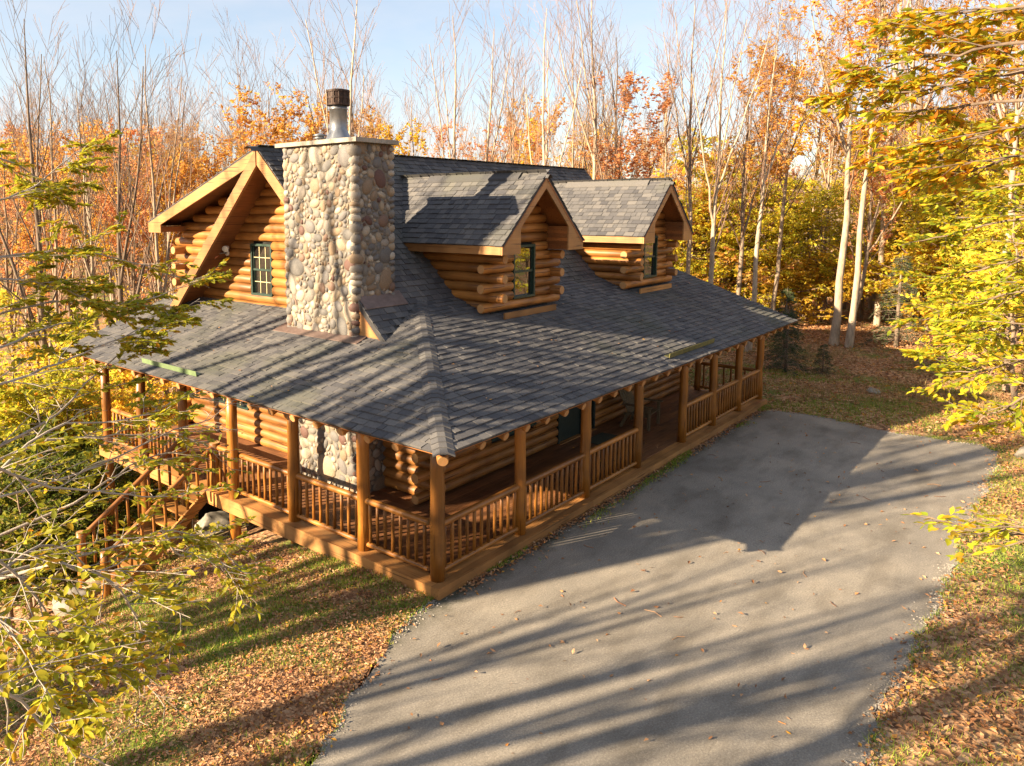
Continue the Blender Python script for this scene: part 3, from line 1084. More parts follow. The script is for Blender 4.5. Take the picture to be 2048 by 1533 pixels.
k = 0
z = 0.115
while z < 7.0:
    # gable wall
    if z < 3.35:
        y0, y1 = YW - (0.40 if k % 2 else 0.0), YBACK + (0.4 if k % 2 else 0.02)
        y0 = y0 if z < 2.45 else YW
        if z > 2.45:
            y0 = max(YW + 0.1, z - 0.55 + 0.25)
    else:
        y0 = z - 0.55 + 0.27
        y1 = RY + (RZ - z - 0.27) / 0.352
        y1 = min(y1, YBACK + (0.42 if k % 2 else 0.0))
    if y1 - y0 > 0.25:
        cuts = []
        for w in (G_WIN, LOW_WIN):
            if w[2] - 0.06 < z < w[3] + 0.06:
                cuts.append((w[0], w[1]))
        for s, e in split(y0, y1, cuts):
            log_y(s, e, XW, z, LR, cabin, LS)
    # stubs of the back wall logs poking past the gable corner
    if k % 2 == 0 and z < 5.15:
        log_x(XW - 0.42, XW + 0.5, YBACK, z, LR, cabin, LS)
    # front wall
    if z < 2.5:
        x0 = XW - (0.0 if k % 2 else 0.40)
        if k % 2:
            x0 = XW + 0.10
        cuts = []
        for w in (F_WIN, F_DOOR, F_WIN2):
            if w[2] - 0.06 < z < w[3] + 0.06:
                cuts.append((w[0], w[1]))
        for s, e in split(x0, 15.2 + (0.0 if k % 2 else 0.25), cuts):
            log_x(s, e, YW, z, LR * 0.97, cabin, LS)
    z += LC
    k += 1


def dbl_hung(name, axis, c, a0, a1, z0, z1, face, parent, cols=3, grid=True, frame='green'):
    """double-hung window in plane axis=c; face = outward sign; returns the frame part"""
    def bx(mb_, p0, p1, q0, q1, d0, d1):
        lo, hi = min(c + face * d0, c + face * d1), max(c + face * d0, c + face * d1)
        if axis == 0:
            mb_.box((lo, p0, q0), (hi, p1, q1))
        else:
            mb_.box((p0, lo, q0), (p1, hi, q1))
    t = 0.055
    f = MB()
    bx(f, a0, a1, z1 - t, z1, -0.02, 0.09)
    bx(f, a0, a1, z0, z0 + t, -0.02, 0.10)
    bx(f, a0, a0 + t, z0 + t, z1 - t, -0.02, 0.09)
    bx(f, a1 - t, a1, z0 + t, z1 - t, -0.02, 0.09)
    fr = f.build(name, M[frame], parent)
    zm_ = (z0 + z1) / 2
    s = MB()
    bx(s, a0 + t, a1 - t, zm_ - 0.025, zm_ + 0.025, 0.0, 0.06)
    for p in (a0 + t, a1 - t - 0.03):
        bx(s, p, p + 0.03, z0 + t, zm_ - 0.025, 0.0, 0.035)
        bx(s, p, p + 0.03, zm_ + 0.025, z1 - t, 0.0, 0.05)
    s.build('sash', M[frame], fr if parent is cabin else parent)
    host = fr if parent is cabin else parent
    for q0, q1, d in ((z0 + t, zm_ - 0.02, 0.012), (zm_ + 0.02, z1 - t, 0.03)):
        g = MB()
        bx(g, a0 + t, a1 - t, q0, q1, d - 0.008, d)
        g.build('pane', M['glass'], host)
        if grid:
            mm = MB()
            for i in range(1, cols):
                p = a0 + t + (a1 - a0 - 2 * t) * i / cols
                bx(mm, p - 0.008, p + 0.008, q0, q1, d + 0.002, d + 0.012)
            mm.build('muntin', M['muntin'], host)
            mh = MB()
            bx(mh, a0 + t, a1 - t, (q0 + q1) / 2 - 0.008, (q0 + q1) / 2 + 0.008, d + 0.013, d + 0.018)
            mh.build('muntin', M['muntin'], host)
    return fr


dbl_hung('window', 0, XW - 0.0, *G_WIN, -1, cabin)
dbl_hung('window', 0, XW - 0.0, *LOW_WIN, -1, cabin, 4)
dbl_hung('window', 1, YW - 0.0, *F_WIN, -1, cabin, 4)
dbl_hung('window', 1, YW - 0.0, *F_WIN2, -1, cabin, 4)
# door with side light in the front wall
dx0, dx1, dz0, dz1 = F_DOOR
b = MB()
b.box((dx0, YW - 0.10, dz1 - 0.08), (dx1, YW + 0.02, dz1))
for x in (dx0, dx0 + 1.10, dx1 - 0.07):
    b.box((x, YW - 0.10, dz0), (x + 0.07, YW + 0.02, dz1 - 0.08))
door = b.build('door', M['door'], cabin)
MB().box((dx0 + 0.07, YW - 0.06, dz0 + 0.02), (dx0 + 1.10, YW - 0.02, dz1 - 0.08)).build('door_leaf', M['door'], door)
MB().box((dx0 + 0.25, YW - 0.075, 0.95), (dx0 + 0.92, YW - 0.061, dz1 - 0.25)).build('pane', M['glass'], door)
MB().box((dx0 + 1.17, YW - 0.06, dz0 + 0.1), (dx1 - 0.07, YW - 0.04, dz1 - 0.08)).build('pane', M['glass'], door)
MB().tube([(dx0 + 0.99, YW - 0.062, 0.98), (dx0 + 0.99, YW - 0.11, 0.98), (dx0 + 0.90, YW - 0.12, 0.98)], 0.014, 8).build('handle', M['steel'], door, True)
MB().box((dx0, YW - 0.16, 0.003), (dx1, YW + 0.02, 0.022)).build('threshold', M['trim_x'], door)


# ------------------------------------------------------------------ dormers
def dormer(xd):
    RZd, EZd, YF, YWD, HW = 6.66, 5.14, 1.78, 2.40, 1.17
    sl = (RZd - EZd) / 1.665
    rng = np.random.default_rng(int(xd * 10))
    yb = RZd - 0.55 + 0.02
    # walls' lining is the dormer's own body
    b = MB()
    b.box((xd - HW + 0.02, YWD + 0.02, 3.4), (xd + HW - 0.02, YWD + 0.05, 4.95))
    b.prism([(xd - 0.98, YWD + 0.02, 4.95), (xd + 0.98, YWD + 0.02, 4.95), (xd + 0.98, YWD + 0.02, 5.5), (xd, YWD + 0.02, 6.4), (xd - 0.98, YWD + 0.02, 5.5)], (0, 0.03, 0))
    for s in (-1, 1):
        b.box((xd + s * (HW - 0.04) - 0.015, YWD + 0.05, 3.4), (xd + s * (HW - 0.04) + 0.015, 4.6, 4.93))
    root = b.build('dormer', M['dark'], cabin)
    roofs = []
    for s in (-1, 1):
        # roof plane runs back until it meets the main roof
        P = np.array([(xd, YF - 0.03, RZd), (xd + s * 1.665, YF - 0.03, EZd), (xd + s * 1.665, EZd - 0.55, EZd), (xd, yb, RZd)])
        n = np.cross(P[1] - P[0], P[2] - P[0])
        n /= np.linalg.norm(n)
        n = n if n[2] > 0 else -n
        q = MB()
        q.prism(P - n * 0.054, -n * 0.03, 0)
        q.prism(P - n * 0.004, -n * 0.05, 1)
        r = q.build('dormer_roof', [M['soffit'], M['underlay']], root)
        roofs.append((P, r))
        lay_shingles(P, root if False else r, (0, 1, 0), HS, 0.16)
        # barge board with a plumb-cut, boxed tail
        f = MB()
        y0 = YF - 0.022
        f.prism([(xd + s * 0.0, y0, RZd - 0.035), (xd + s * 1.655, y0, EZd - 0.03), (xd + s * 1.655, y0, 4.926), (xd + s * 0.98, y0, 4.926), (xd + s * 0.98, y0, 5.482), (xd + s * 0.0, y0, 6.34)], (0, 0.04, 0))
        f.build('barge_board', M['trim_x'], root)
        # eave fascia and boxed soffit
        f = MB()
        xa, xb_ = sorted((xd + s * 1.64, xd + s * 1.66))
        f.box((xa, YF + 0.02, 4.93), (xb_, 4.70, EZd - 0.035))
        f.build('fascia', M['trim'], root)
        f = MB()
        xa, xb_ = sorted((xd + s * 0.985, xd + s * 1.635))
        f.box((xa, YF + 0.02, 4.932), (xb_, 4.5, 4.952))
        f.build('soffit_board', M['soffit'], root)
        xa, xb_ = sorted((xd + s * 0.985, xd + s * 1.005))
        for kk in range(6):
            MB().box((xa, YF + 0.02, 4.955 + kk * 0.088), (xb_, YWD + 0.02, 4.955 + kk * 0.088 + 0.083)).build('panel', M['soffit'], root)
    # ridge vent
    f = MB()
    for s in (-1, 1):
        P = np.array([(xd, YF + 0.62, RZd + 0.075), (xd + s * 0.17, YF + 0.62, RZd - 0.155 + 0.075), (xd + s * 0.17, yb - 1.0, RZd - 0.155 + 0.075), (xd, yb - 1.0, RZd + 0.075)])
        f.prism(P, (0, 0, -0.055))
    f.build('ridge_vent', M['shingle'], root)
    cap_row('ridge_shingle', (xd, yb - 0.1, RZd), (xd, YF - 0.03, RZd), 0.15, (-0.74, 0, -0.67), (0.74, 0, -0.67), root, M['shingle'], 0.24, 0.012)
    # front wall: alternating courses; window in the middle
    wx0, wx1, wz0, wz1 = xd - 0.43, xd + 0.44, 3.86, 5.07
    r = 0.108
    step = 0.213
    z = 3.74
    kk = 0
    while z < 6.3:
        if z < 4.95:
            long_ = kk % 2 == 0
            e = 0.38 if long_ else 0.0
            x0, x1 = xd - HW - e, xd + HW + e
            if not long_:
                x0, x1 = xd - HW + 0.1, xd + HW + 0.22
        else:
            half = min(0.975, (RZd - 0.2 - z) / sl)
            x0, x1 = xd - half, xd + half
        if x1 - x0 > 0.2:
            cuts = [(wx0, wx1)] if wz0 - 0.05 < z < wz1 + 0.05 else []
            for s, e in split(x0, x1, cuts):
                log_x(s, e, YWD, z, r, root, rng)
        if z < 4.9:
            for s in (-1, 1):
                ya = YWD - (0.38 if kk % 2 else -0.1)
                log_y(ya, max(ya + 0.5, min(z - 0.55 + 0.6, 4.6)), xd + s * HW, z, r, root, rng)
        z += step
        kk += 1
    dbl_hung('window_frame', 1, YWD, wx0, wx1, wz0, wz1, -1, root, 3, False)
    MB().box((xd - 1.05, 2.10, zf(0, 2.1) + 0.02), (xd + 1.05, 2.14, zf(0, 2.1) + 0.16)).build('apron_board', M['trim_x'], root)
    return root


dormer_a = dormer(5.80)
dormer_b = dormer(12.385)

# ------------------------------------------------------------------ single shingles and the joined rest
CV = Vector(CAM)
cand = [i for i, s in enumerate(SHINGLES) if s[8] and s[0] in (porch_roof_g, porch_roof_f)]
cand.sort(key=lambda i: np.linalg.norm(SHINGLES[i][1] - CAM))
single = set(cand[:296])
sm_cache = {}
fields = {}
for i, (roof, org, u, w, n, wd, th, ln, whole) in enumerate(SHINGLES):
    if i in single:
        key = (round(wd, 3), th)
        if key not in sm_cache:
            sm_cache[key] = MB().add(*shingle_geo(wd, ln, th)).data('shingle', M['shingle'])
        mt = Matrix(((u[0], w[0], n[0], org[0]), (u[1], w[1], n[1], org[1]), (u[2], w[2], n[2], org[2]), (0, 0, 0, 1)))
        link('shingle', sm_cache[key], roof, mat=mt)
    else:
        fm = fields.setdefault(roof.name, (roof, []))
        fm[1].append((org, u, w, n, wd, th, ln))
for roof, L in fields.values():
    org = np.array([q[0] for q in L])
    U, W, N = [np.array([q[j] for q in L]) for j in (1, 2, 3)]
    wd, th, ln = [np.array([q[j] for q in L])[:, None] for j in (4, 5, 6)]
    jl = np.random.default_rng(5).normal(0, 0.003, (len(L), 1))
    V = np.stack([org + N * th, org + U * wd + N * (th + jl), org + U * wd + W * ln + N * 0.003, org + W * ln + N * 0.003, org - N * 0.004, org + U * wd - N * 0.004], 1)
    base = np.arange(len(L))[:, None] * 6
    b = MB().add(V.reshape(-1, 3), np.concatenate([base + np.array([[0, 1, 2, 3]]), base + np.array([[4, 5, 1, 0]])]))
    b.f.append(np.concatenate([base + np.array([[4, 0, 3]]), base + np.array([[5, 2, 1]])]))
    b.mi.append(np.zeros(2 * len(L), int))
    tag(b.build('shingle_field', M['shingle_i'], roof), kind='stuff')

# rain diverters near the eaves
b = MB()
x = -0.52
b.prism([(x, 5.93, zg(x) + 0.02), (x, 8.08, zg(x) + 0.02), (x - 0.015, 8.08, zg(x) + 0.125), (x - 0.015, 5.93, zg(x) + 0.125)], (0.012, 0, 0))
b.prism([(x, 5.93, zg(x) + 0.022), (x, 8.08, zg(x) + 0.022), (x + 0.11, 8.08, zg(x + 0.11) + 0.026), (x + 0.11, 5.93, zg(x + 0.11) + 0.026)], (0, 0, 0.006))
b.build('rain_diverter', M['green_metal'], cabin)['label'] = 'pale green metal rain diverter'
b = MB()
y = -0.5
b.prism([(7.4, y, zf(0, y) + 0.02), (10.05, y, zf(0, y) + 0.02), (10.05, y - 0.015, zf(0, y) + 0.13), (7.4, y - 0.015, zf(0, y) + 0.13)], (0, 0.012, 0))
b.prism([(7.4, y, zf(0, y) + 0.022), (10.05, y, zf(0, y) + 0.022), (10.05, y + 0.12, zf(0, y + .12) + 0.026), (7.4, y + 0.12, zf(0, y + .12) + 0.026)], (0, 0, 0.006))
b.build('rain_diverter', M['moss_metal'], cabin)['label'] = 'mossy yellow rain diverter'

# ------------------------------------------------------------------ porch
PO = 0.07
FX = [0, 2.32, 4.684, 7.069, 9.591, 11.575, 13.548, 15.392]
GYS = [1.756, 3.636, 5.467, 7.33, 9.12, 10.9]
PR = np.random.default_rng(44)


def post_data(h, r):
    kk = 6
    z = np.linspace(0, h, kk)
    P = np.stack([PR.normal(0, 0.006, kk), PR.normal(0, 0.006, kk), z], 1)
    R = r * (1.04 - 0.08 * z / h) * (1 + PR.normal(0, 0.03, kk))
    return MB().tube(P, R, 14, True, 0, 1).data('porch_post', [M['post'], M['end']], True, 1)


for x in FX:
    o = link('porch_post', post_data(2.28, 0.105 if x else 0.12), cabin, (x + PO, PO, 0))
for y in GYS:
    zb = 0.0 if y < 3 else float(ground_z(0.05, y)) - 0.25
    if y < 5:
        o = link('porch_post', post_data(2.28, 0.112), cabin, (PO, y, 0))
        zb = float(ground_z(0.05, y)) - 0.25
        if y > 3:
            link('deck_pier', post_data(-0.31 - zb, 0.10), cabin, (PO, y, zb))
    else:
        link('porch_post', post_data(2.28 - zb, 0.112), cabin, (PO - (0.10 if y > 5 else 0), y, zb))
link('porch_post', post_data(1.05, 0.10), cabin, (15.39, 1.95, 0))

log_x(-0.1, 15.7, PO, 2.36, 0.09, cabin, PR, 'porch_beam')
log_y(0.2, 11.2, PO, 2.36, 0.09, cabin, PR, 'porch_beam')
raf = {}


def rafter(a, b_, r=0.075):
    A, B = np.asarray(a, float), np.asarray(b_, float)
    L = np.linalg.norm(B - A)
    key = round(L, 2)
    if key not in raf:
        raf[key] = log_data('rafter', L, r, PR, [M['log'], M['end']])
    d = Vector(B - A).normalized()
    m = d.to_track_quat('X', 'Z').to_matrix().to_4x4()
    m.translation = Vector(A)
    link('rafter', raf[key], cabin, mat=m)


y = 0.28
while y < 11.3:
    a, c = -0.67, 2.3
    if y < 2.4:
        c = max(0.3, y - 0.1)
    rafter((a, y, zg(a) - 0.175), (c, y, zg(c) - 0.175))
    y += 0.612
x = 0.28
while x < 16.0:
    a, c = -0.67, 2.2
    if x < 2.4:
        c = max(0.3, x - 0.1)
    rafter((x, a, zf(0, a) - 0.175), (x, c, zf(0, c) - 0.175))
    x += 0.612
rafter((-0.66, -0.66, ZE - 0.16), (2.2, 2.2, zg(2.2) - 0.17), 0.085)

# deck: boards and rim timbers
for kk in range(18):
    y0 = 0.16 + kk * 0.123
    for s, e in ((0.16 if y0 < 2.3 else 2.4, 5.2 + (kk * 37 % 5) * 0.4), (5.2 + (kk * 37 % 5) * 0.4, 10.6 + (kk * 53 % 7) * 0.3), (10.6 + (kk * 53 % 7) * 0.3, 15.5)):
        d = MB().box((0, 0, -0.035), (e - s - 0.004, 0.117, PR.uniform(-0.0015, 0.0015))).data('deck_board', M['deck'])
        link('deck_board', d, cabin, (s, y0, 0))
for kk in range(18):
    x0 = 0.16 + kk * 0.129
    for s, e in ((2.385, 6.4 + (kk * 31 % 5) * 0.35), (6.4 + (kk * 31 % 5) * 0.35, 11.1)):
        d = MB().box((0, 0, -0.035), (e - s - 0.004, 0.122, PR.uniform(-0.0015, 0.0015))).data('deck_board', M['deck'])
        link('deck_board', d, cabin, (x0 + 0.122, s, 0), PI / 2)
for s, e in ((0.0, 1.75), (1.755, 3.63), (3.635, 5.46), (5.465, 11.1)):
    MB().box((-0.17, s, -0.285), (0.155, e, -0.004)).build('rim_timber', M['trim'], cabin)
for s, e in ((-0.17, 4.68), (4.685, 9.59), (9.595, 15.55)):
    MB().box((s, -0.17, -0.27), (e, -0.003 if s < 0 else -0.003, -0.002)).build('rim_timber', M['trim_x'], cabin)
    MB().box((max(s, 0.16), 0.0, -0.27), (e, 0.155, -0.006)).build('rim_timber', M['trim_x'], cabin)
MB().box((15.505, 0.16, -0.27), (15.56, 2.38, -0.004)).build('rim_timber', M['trim'], cabin)
MB().box((0.2, 0.2, -0.16), (15.4, 2.3, -0.04)).build('deck_frame', M['dark'], cabin)
MB().box((0.2, 2.4, -0.20), (2.4, 11.0, -0.04)).build('deck_frame', M['dark'], cabin)

BAL = [MB().tube([(0, 0, 0), (0.004, 0.003, 0.25), (-0.004, 0.002, 0.5), (0, 0, 0.745)], [0.031 + PR.uniform(-.003, .003) for _ in range(4)], 8).data('baluster', M['baluster'], True) for _ in range(8)]


def railing(p0, p1, n, parent=None, zt=0.895, zb_=0.115):
    """log rails between two posts; the top rail is the railing, bottom rail and balusters its pieces"""
    A, B = np.array([*p0, zt]), np.array([*p1, zt])
    L = np.linalg.norm(B - A)
    d = Vector(B - A).normalized()
    m = d.to_track_quat('X', 'Z').to_matrix().to_4x4()
    m.translation = Vector(A)
    top = link('railing', log_data('railing', L, 0.058, PR, [M['rail'], M['end']]), cabin, mat=m)
    inv = m.inverted()
    m2 = m.copy()
    m2.translation = Vector((A[0], A[1], zb_))
    link('bottom_rail', log_data('bottom_rail', L, 0.045, PR, [M['rail'], M['end']]), top, mat=inv @ m2)
    for i in range(n):
        q = A + (B - A) * (i + 0.5) / n
        mm = Matrix.Translation((q[0], q[1], zb_ + 0.02)) @ Matrix.Rotation(PR.uniform(0, 6), 4, 'Z')
        link('baluster', BAL[PR.integers(8)], top, mat=inv @ mm)


for i, n in ((0, 11), (1, 12), (2, 12), (4, 10), (5, 10), (6, 9)):
    railing((FX[i] + PO + 0.08, PO), (FX[i + 1] + PO - 0.08, PO), n)
for a, c, n in ((PO + 0.1, GYS[0], 8), (GYS[0], GYS[1], 9), (GYS[1], GYS[2], 9), (GYS[2], 6.24, 4), (GYS[3] + 0.1, GYS[4], 9), (GYS[4], GYS[5], 9)):
    railing((PO, a + 0.08), (PO, c - 0.08), n)
railing((15.39, 0.16), (15.39, 1.87), 8)

# newel and stair going down to the lawn
nw = link('newel_post', post_data(1.02, 0.115), cabin, (0.04, 6.24, -0.02))
gx0 = -2.45
b = MB()
for yy in (6.30, 7.22):
    b.prism([(-0.17, yy, 0.0 - 0.02), (gx0, yy, -1.66), (gx0, yy, -1.95), (-0.17, yy, -0.30)], (0, 0.05, 0))
stair = b.build('stair', M['beam'], cabin)
for i in range(8):
    MB().box((-0.45 - i * 0.28, 6.28, -0.235 - i * 0.203), (-0.16 - i * 0.28, 7.29, -0.195 - i * 0.203)).build('tread', M['beam'], stair)
for yy, x1, z1 in ((6.22, -2.42, -0.66), (7.34, -2.36, -0.62)):
    A, B = np.array([0.0, yy, 0.92]), np.array([x1, yy, z1])
    d = Vector(B - A).normalized()
    m = d.to_track_quat('X', 'Z').to_matrix().to_4x4()
    m.translation = Vector(A)
    link('handrail', log_data('handrail', float(np.linalg.norm(B - A)), 0.055, PR, [M['rail'], M['end']]), stair, mat=m)
    gz = float(ground_z(x1, yy)) - 0.2
    link('newel_post', post_data(z1 + 0.12 - gz, 0.09), stair, (x1 - 0.02, yy, gz))
    for i in range(9):
        t = (i + 0.6) / 9.6
        q = A + (B - A) * t
        link('baluster', BAL[i % 8], stair, (q[0], q[1], q[2] - 0.76))

# ------------------------------------------------------------------ things on and round the porch
fl = thing('floodlight', 'twin floodlight with one white and one copper lamp on upper gable logs', 'floodlight', (2.36, 8.95, 4.80))
MB().add(*lathe([(0.0, 0), (0.07, 0.0), (0.07, 0.03), (0.03, 0.035)], 14)).build('wall_plate', M['white'], fl).rotation_euler = (0, -PI / 2, 0)
MB().tube([(-0.03, 0, 0), (-0.14, 0.02, 0.0), (-0.16, 0.20, -0.03)], 0.016, 8).tube([(-0.14, 0.02, 0), (-0.16, -0.16, 0.05)], 0.016, 8).build('lamp_arm', M['steel'], fl, True)
h = MB().add(*lathe([(0.03, -0.10), (0.05, -0.06), (0.085, 0.05), (0.082, 0.06), (0.0, 0.045)], 16)).build('lamp_head', M['white'], fl, True)
h.location = (-0.19, -0.22, 0.13)
h.rotation_euler = (0.2, -1.9, 0.25)
h = MB().add(*lathe([(0.03, -0.10), (0.05, -0.06), (0.085, 0.05), (0.082, 0.06), (0.0, 0.045)], 16)).build('lamp_head', M['copper'], fl, True)
h.location = (-0.18, 0.26, -0.07)
h.rotation_euler = (0.5, 2.6, 0)

dm = MB().box((8.0, 1.25, 0.004), (9.0, 1.95, 0.02)).build('door_mat', M['mat'])
tag(dm, 'dark green mat lying on porch boards before the door', 'door mat')

chr_ = thing('porch_chair', 'weathered slatted wooden armchair standing on the porch beside the door', 'chair', (10.35, 1.45, 0.0), 0.12)
b = MB()
for i in range(6):
    MB().box((-0.38, -0.30 + i * 0.105, 0.40 - i * 0.012), (0.38, -0.21 + i * 0.105, 0.422 - i * 0.012)).build('seat_slat', M['chair'], chr_)
for i in range(6):
    x0 = -0.37 + i * 0.126
    MB().prism([(x0, 0.28, 0.36), (x0 + 0.11, 0.28, 0.36), (x0 + 0.11 + (i - 2.5) * 0.012, 0.62, 1.12 - abs(i - 2.5) * 0.025), (x0 + (i - 2.5) * 0.012, 0.62, 1.12 - abs(i - 2.5) * 0.025)], (0, -0.02, 0.008)).build('back_slat', M['chair'], chr_)
MB().box((-0.42, 0.40, 0.60), (0.42, 0.43, 0.68)).build('back_rail', M['chair'], chr_)
for s in (-1, 1):
    x0, x1 = sorted((s * 0.38, s * 0.44))
    MB().box((x0, -0.32, 0.002), (x1, -0.25, 0.62)).build('leg', M['chair'], chr_)
    MB().prism([(x0, 0.20, 0.44), (x0, 0.30, 0.44), (x0, 0.52, 0.002), (x0, 0.44, 0.002)], (x1 - x0, 0, 0)).build('leg', M['chair'], chr_)
    a0, a1 = sorted((s * 0.36, s * 0.50))
    MB().box((a0, -0.38, 0.622), (a1, 0.44, 0.648)).build('armrest', M['chair'], chr_)
    MB().box((min(s * 0.36, s * 0.379), -0.3, 0.33), (max(s * 0.36, s * 0.379), 0.42, 0.398)).build('seat_rail', M['chair'], chr_)


def boulder(name, label, loc, size, mat, seed, group=None):
    bm = bmesh.new()
    bmesh.ops.create_icosphere(bm, subdivisions=4, radius=1)
    r = np.random.default_rng(seed)
    P = r.normal(0, 1, (9, 3))
    P /= np.linalg.norm(P, axis=1, keepdims=True)
    h = r.uniform(0.62, 0.95, 9)
    for v in bm.verts:
        c = np.array(v.co)
        d = P @ c
        for k in range(9):
            if d[k] > h[k]:
                c = c - P[k] * (d[k] - h[k]) * 0.85
        c *= 1 + 0.04 * math.sin(c[0] * 7 + seed) * math.sin(c[1] * 6 + 1) + 0.02 * math.sin(c[2] * 15 + c[0] * 11)
        v.co = (c[0] * size[0], c[1] * size[1], c[2] * size[2])
    me = bpy.data.meshes.new(name)
    bm.to_mesh(me)
    bm.free()
    me.materials.append(M[mat])
    me.polygons.foreach_set('use_smooth', [True] * len(me.polygons))
    return tag(link(name, me, None, loc, seed * 0.7), label, 'rock', group)


def gz1(x, y):
    return float(ground_z(x, y))


boulder('boulder', 'large grey boulder lying on the lawn left of the stair foot', (-2.72, 7.0, gz1(-2.7, 7.0) + 0.10), (0.50, 0.36, 0.30), 'boulder', 3)
boulder('boulder', 'tan boulder at the foot of the stair newel, behind the grey one', (-2.12, 7.1, gz1(-2.1, 7.1) + 0.12), (0.42, 0.34, 0.32), 'boulder_tan', 5)
boulder('boulder', 'pale boulder in the shade under the gable porch deck', (0.75, 7.4, gz1(0.75, 7.4) + 0.15), (0.5, 0.4, 0.36), 'boulder', 8)
boulder('boulder', 'flat stone half buried under the rim timber of the gable porch', (0.12, 2.75, gz1(0.1, 2.75) + 0.0), (0.34, 0.22, 0.16), 'boulder', 11)
boulder('boulder', 'small pale rock on the shaded grass beyond the driveway', (19.3, -2.35, gz1(19.3, -2.35) + 0.03), (0.28, 0.2, 0.16), 'boulder', 14)
boulder('boulder', 'long pale rock by the far corner of the driveway', (14.7, -6.75, gz1(14.7, -6.75) + 0.06), (0.65, 0.28, 0.2), 'boulder', 17)

# ================================================================== vegetation
def norm(a):
    return a / (np.linalg.norm(a, axis=-1, keepdims=True) + 1e-9)


def spawn(rng, P, R, per, t0, t1, length, ang, up, k, rr=0.6, wob=0.05, flat=1.0, curl=0.12, tip=0.25):
    """children polylines growing from parents P [n,k0,3]; length is absolute (min, max), shorter towards the parent's tip"""
    n, k0 = P.shape[:2]
    t = (t0 + (t1 - t0) * (np.arange(per)[None, :] + rng.uniform(0, 1, (n, per))) / per).ravel()
    idx = np.repeat(np.arange(n), per)
    f = t * (k0 - 1)
    i0 = np.minimum(f.astype(int), k0 - 2)
    w = (f - i0)[:, None]
    S = P[idx, i0] * (1 - w) + P[idx, i0 + 1] * w
    rad = R[idx, i0] * (1 - w[:, 0]) + R[idx, i0 + 1] * w[:, 0]
    T = norm(P[idx, i0 + 1] - P[idx, i0])
    q = norm(rng.normal(0, 1, S.shape) * np.array([1, 1, flat]))
    perp = norm(q - T * (q * T).sum(1, keepdims=True))
    a = (ang + rng.normal(0, ang * 0.2, len(t)))[:, None]
    D = T * np.cos(a) + perp * np.sin(a)
    D[:, 2] = D[:, 2] * (0.35 + 0.65 * flat) + up
    D = norm(D)
    L = (rng.uniform(length[0], length[1], len(t)) * (1 - 0.55 * t))[:, None, None]
    s = np.linspace(0, 1, k)[None, :, None]
    C = S[:, None, :] + D[:, None, :] * L * s
    C[:, :, 2] += (curl * L * s ** 2)[:, :, 0]
    C[:, 1:] += np.cumsum(rng.normal(0, wob, (len(t), k - 1, 3)) * (L / k), axis=1) * np.array([1, 1, max(flat, 0.4)])
    rb = np.maximum(rad * rr, 0.003)[:, None]
    RC = rb * (1 - (1 - tip) * np.linspace(0, 1, k)[None, :])
    return C, RC


def along(rng, P, n, t0=0.1, t1=1.0):
    """n random points along the polylines, with the local direction"""
    i = rng.integers(0, len(P), n)
    f = rng.uniform(t0, t1, n) * (P.shape[1] - 1)
    j = np.minimum(f.astype(int), P.shape[1] - 2)
    w = (f - j)[:, None]
    return P[i, j] * (1 - w) + P[i, j + 1] * w, norm(P[i, j + 1] - P[i, j])


def leaf_cards(rng, pos, tdir, size, aspect=0.5, flat=0.6, spread=0.9, droop=0.15):
    """diamond leaves folded on the midrib: 4 verts, 2 triangles each"""
    n = len(pos)
    ax = norm(tdir * 0.5 + rng.normal(0, spread, (n, 3)) * np.array([1, 1, 0.5]))
    ax[:, 2] -= droop
    ax = norm(ax)
    up = norm(np.array([0, 0, 1.0]) * flat + rng.normal(0, 0.5, (n, 3)))
    sd = norm(np.cross(ax, up))
    up = np.cross(sd, ax)
    L = rng.uniform(size[0], size[1], n)[:, None]
    Wd = L * aspect * rng.uniform(0.8, 1.15, (n, 1))
    V = np.stack([pos, pos + ax * L * 0.48 + sd * Wd * 0.5 + up * L * 0.09, pos + ax * L - up * L * 0.05, pos + ax * L * 0.48 - sd * Wd * 0.5 + up * L * 0.09], 1)
    b = np.arange(n)[:, None] * 4
    return V.reshape(-1, 3), np.concatenate([b + np.array([[0, 2, 1]]), b + np.array([[0, 3, 2]])])


def leaf_full(rng, pos, tdir, size, aspect=0.46, flat=0.9, spread=0.55):
    """beech leaf: 8 verts with a folded blade"""
    n = len(pos)
    side = norm(np.cross(tdir, np.array([0, 0, 1.0])))
    sg = rng.choice([-1.0, 1.0], n)[:, None]
    ax = norm(tdir * rng.uniform(0.4, 1.0, (n, 1)) + side * sg * rng.uniform(0.3, 0.9, (n, 1)) + rng.normal(0, spread * 0.4, (n, 3)) - np.array([0, 0, 0.12]))
    up = norm(np.array([0, 0, 1.0]) * flat + rng.normal(0, 0.38, (n, 3)))
    sd = norm(np.cross(ax, up))
    up = np.cross(sd, ax)
    L = rng.uniform(size[0], size[1], n)[:, None]
    W = L * aspect * 0.5
    c = L * rng.uniform(-0.10, 0.06, (n, 1))
    fold = L * 0.07
    V = np.stack([pos, pos + ax * L * 0.33 + up * c * 0.6, pos + ax * L * 0.68 + up * c, pos + ax * L + up * c * 0.4,
                  pos + ax * L * 0.30 + sd * W + up * (c * 0.5 + fold), pos + ax * L * 0.64 + sd * W * 0.85 + up * (c + fold),
                  pos + ax * L * 0.64 - sd * W * 0.85 + up * (c + fold), pos + ax * L * 0.30 - sd * W + up * (c * 0.5 + fold)], 1)
    b = np.arange(n)[:, None] * 8
    tri = [[0, 1, 4], [2, 3, 5], [0, 7, 1], [2, 6, 3]]
    quad = [[1, 2, 5, 4], [1, 7, 6, 2]]
    return V, np.concatenate([b + np.array([t]) for t in tri]), np.concatenate([b + np.array([q]) for q in quad])


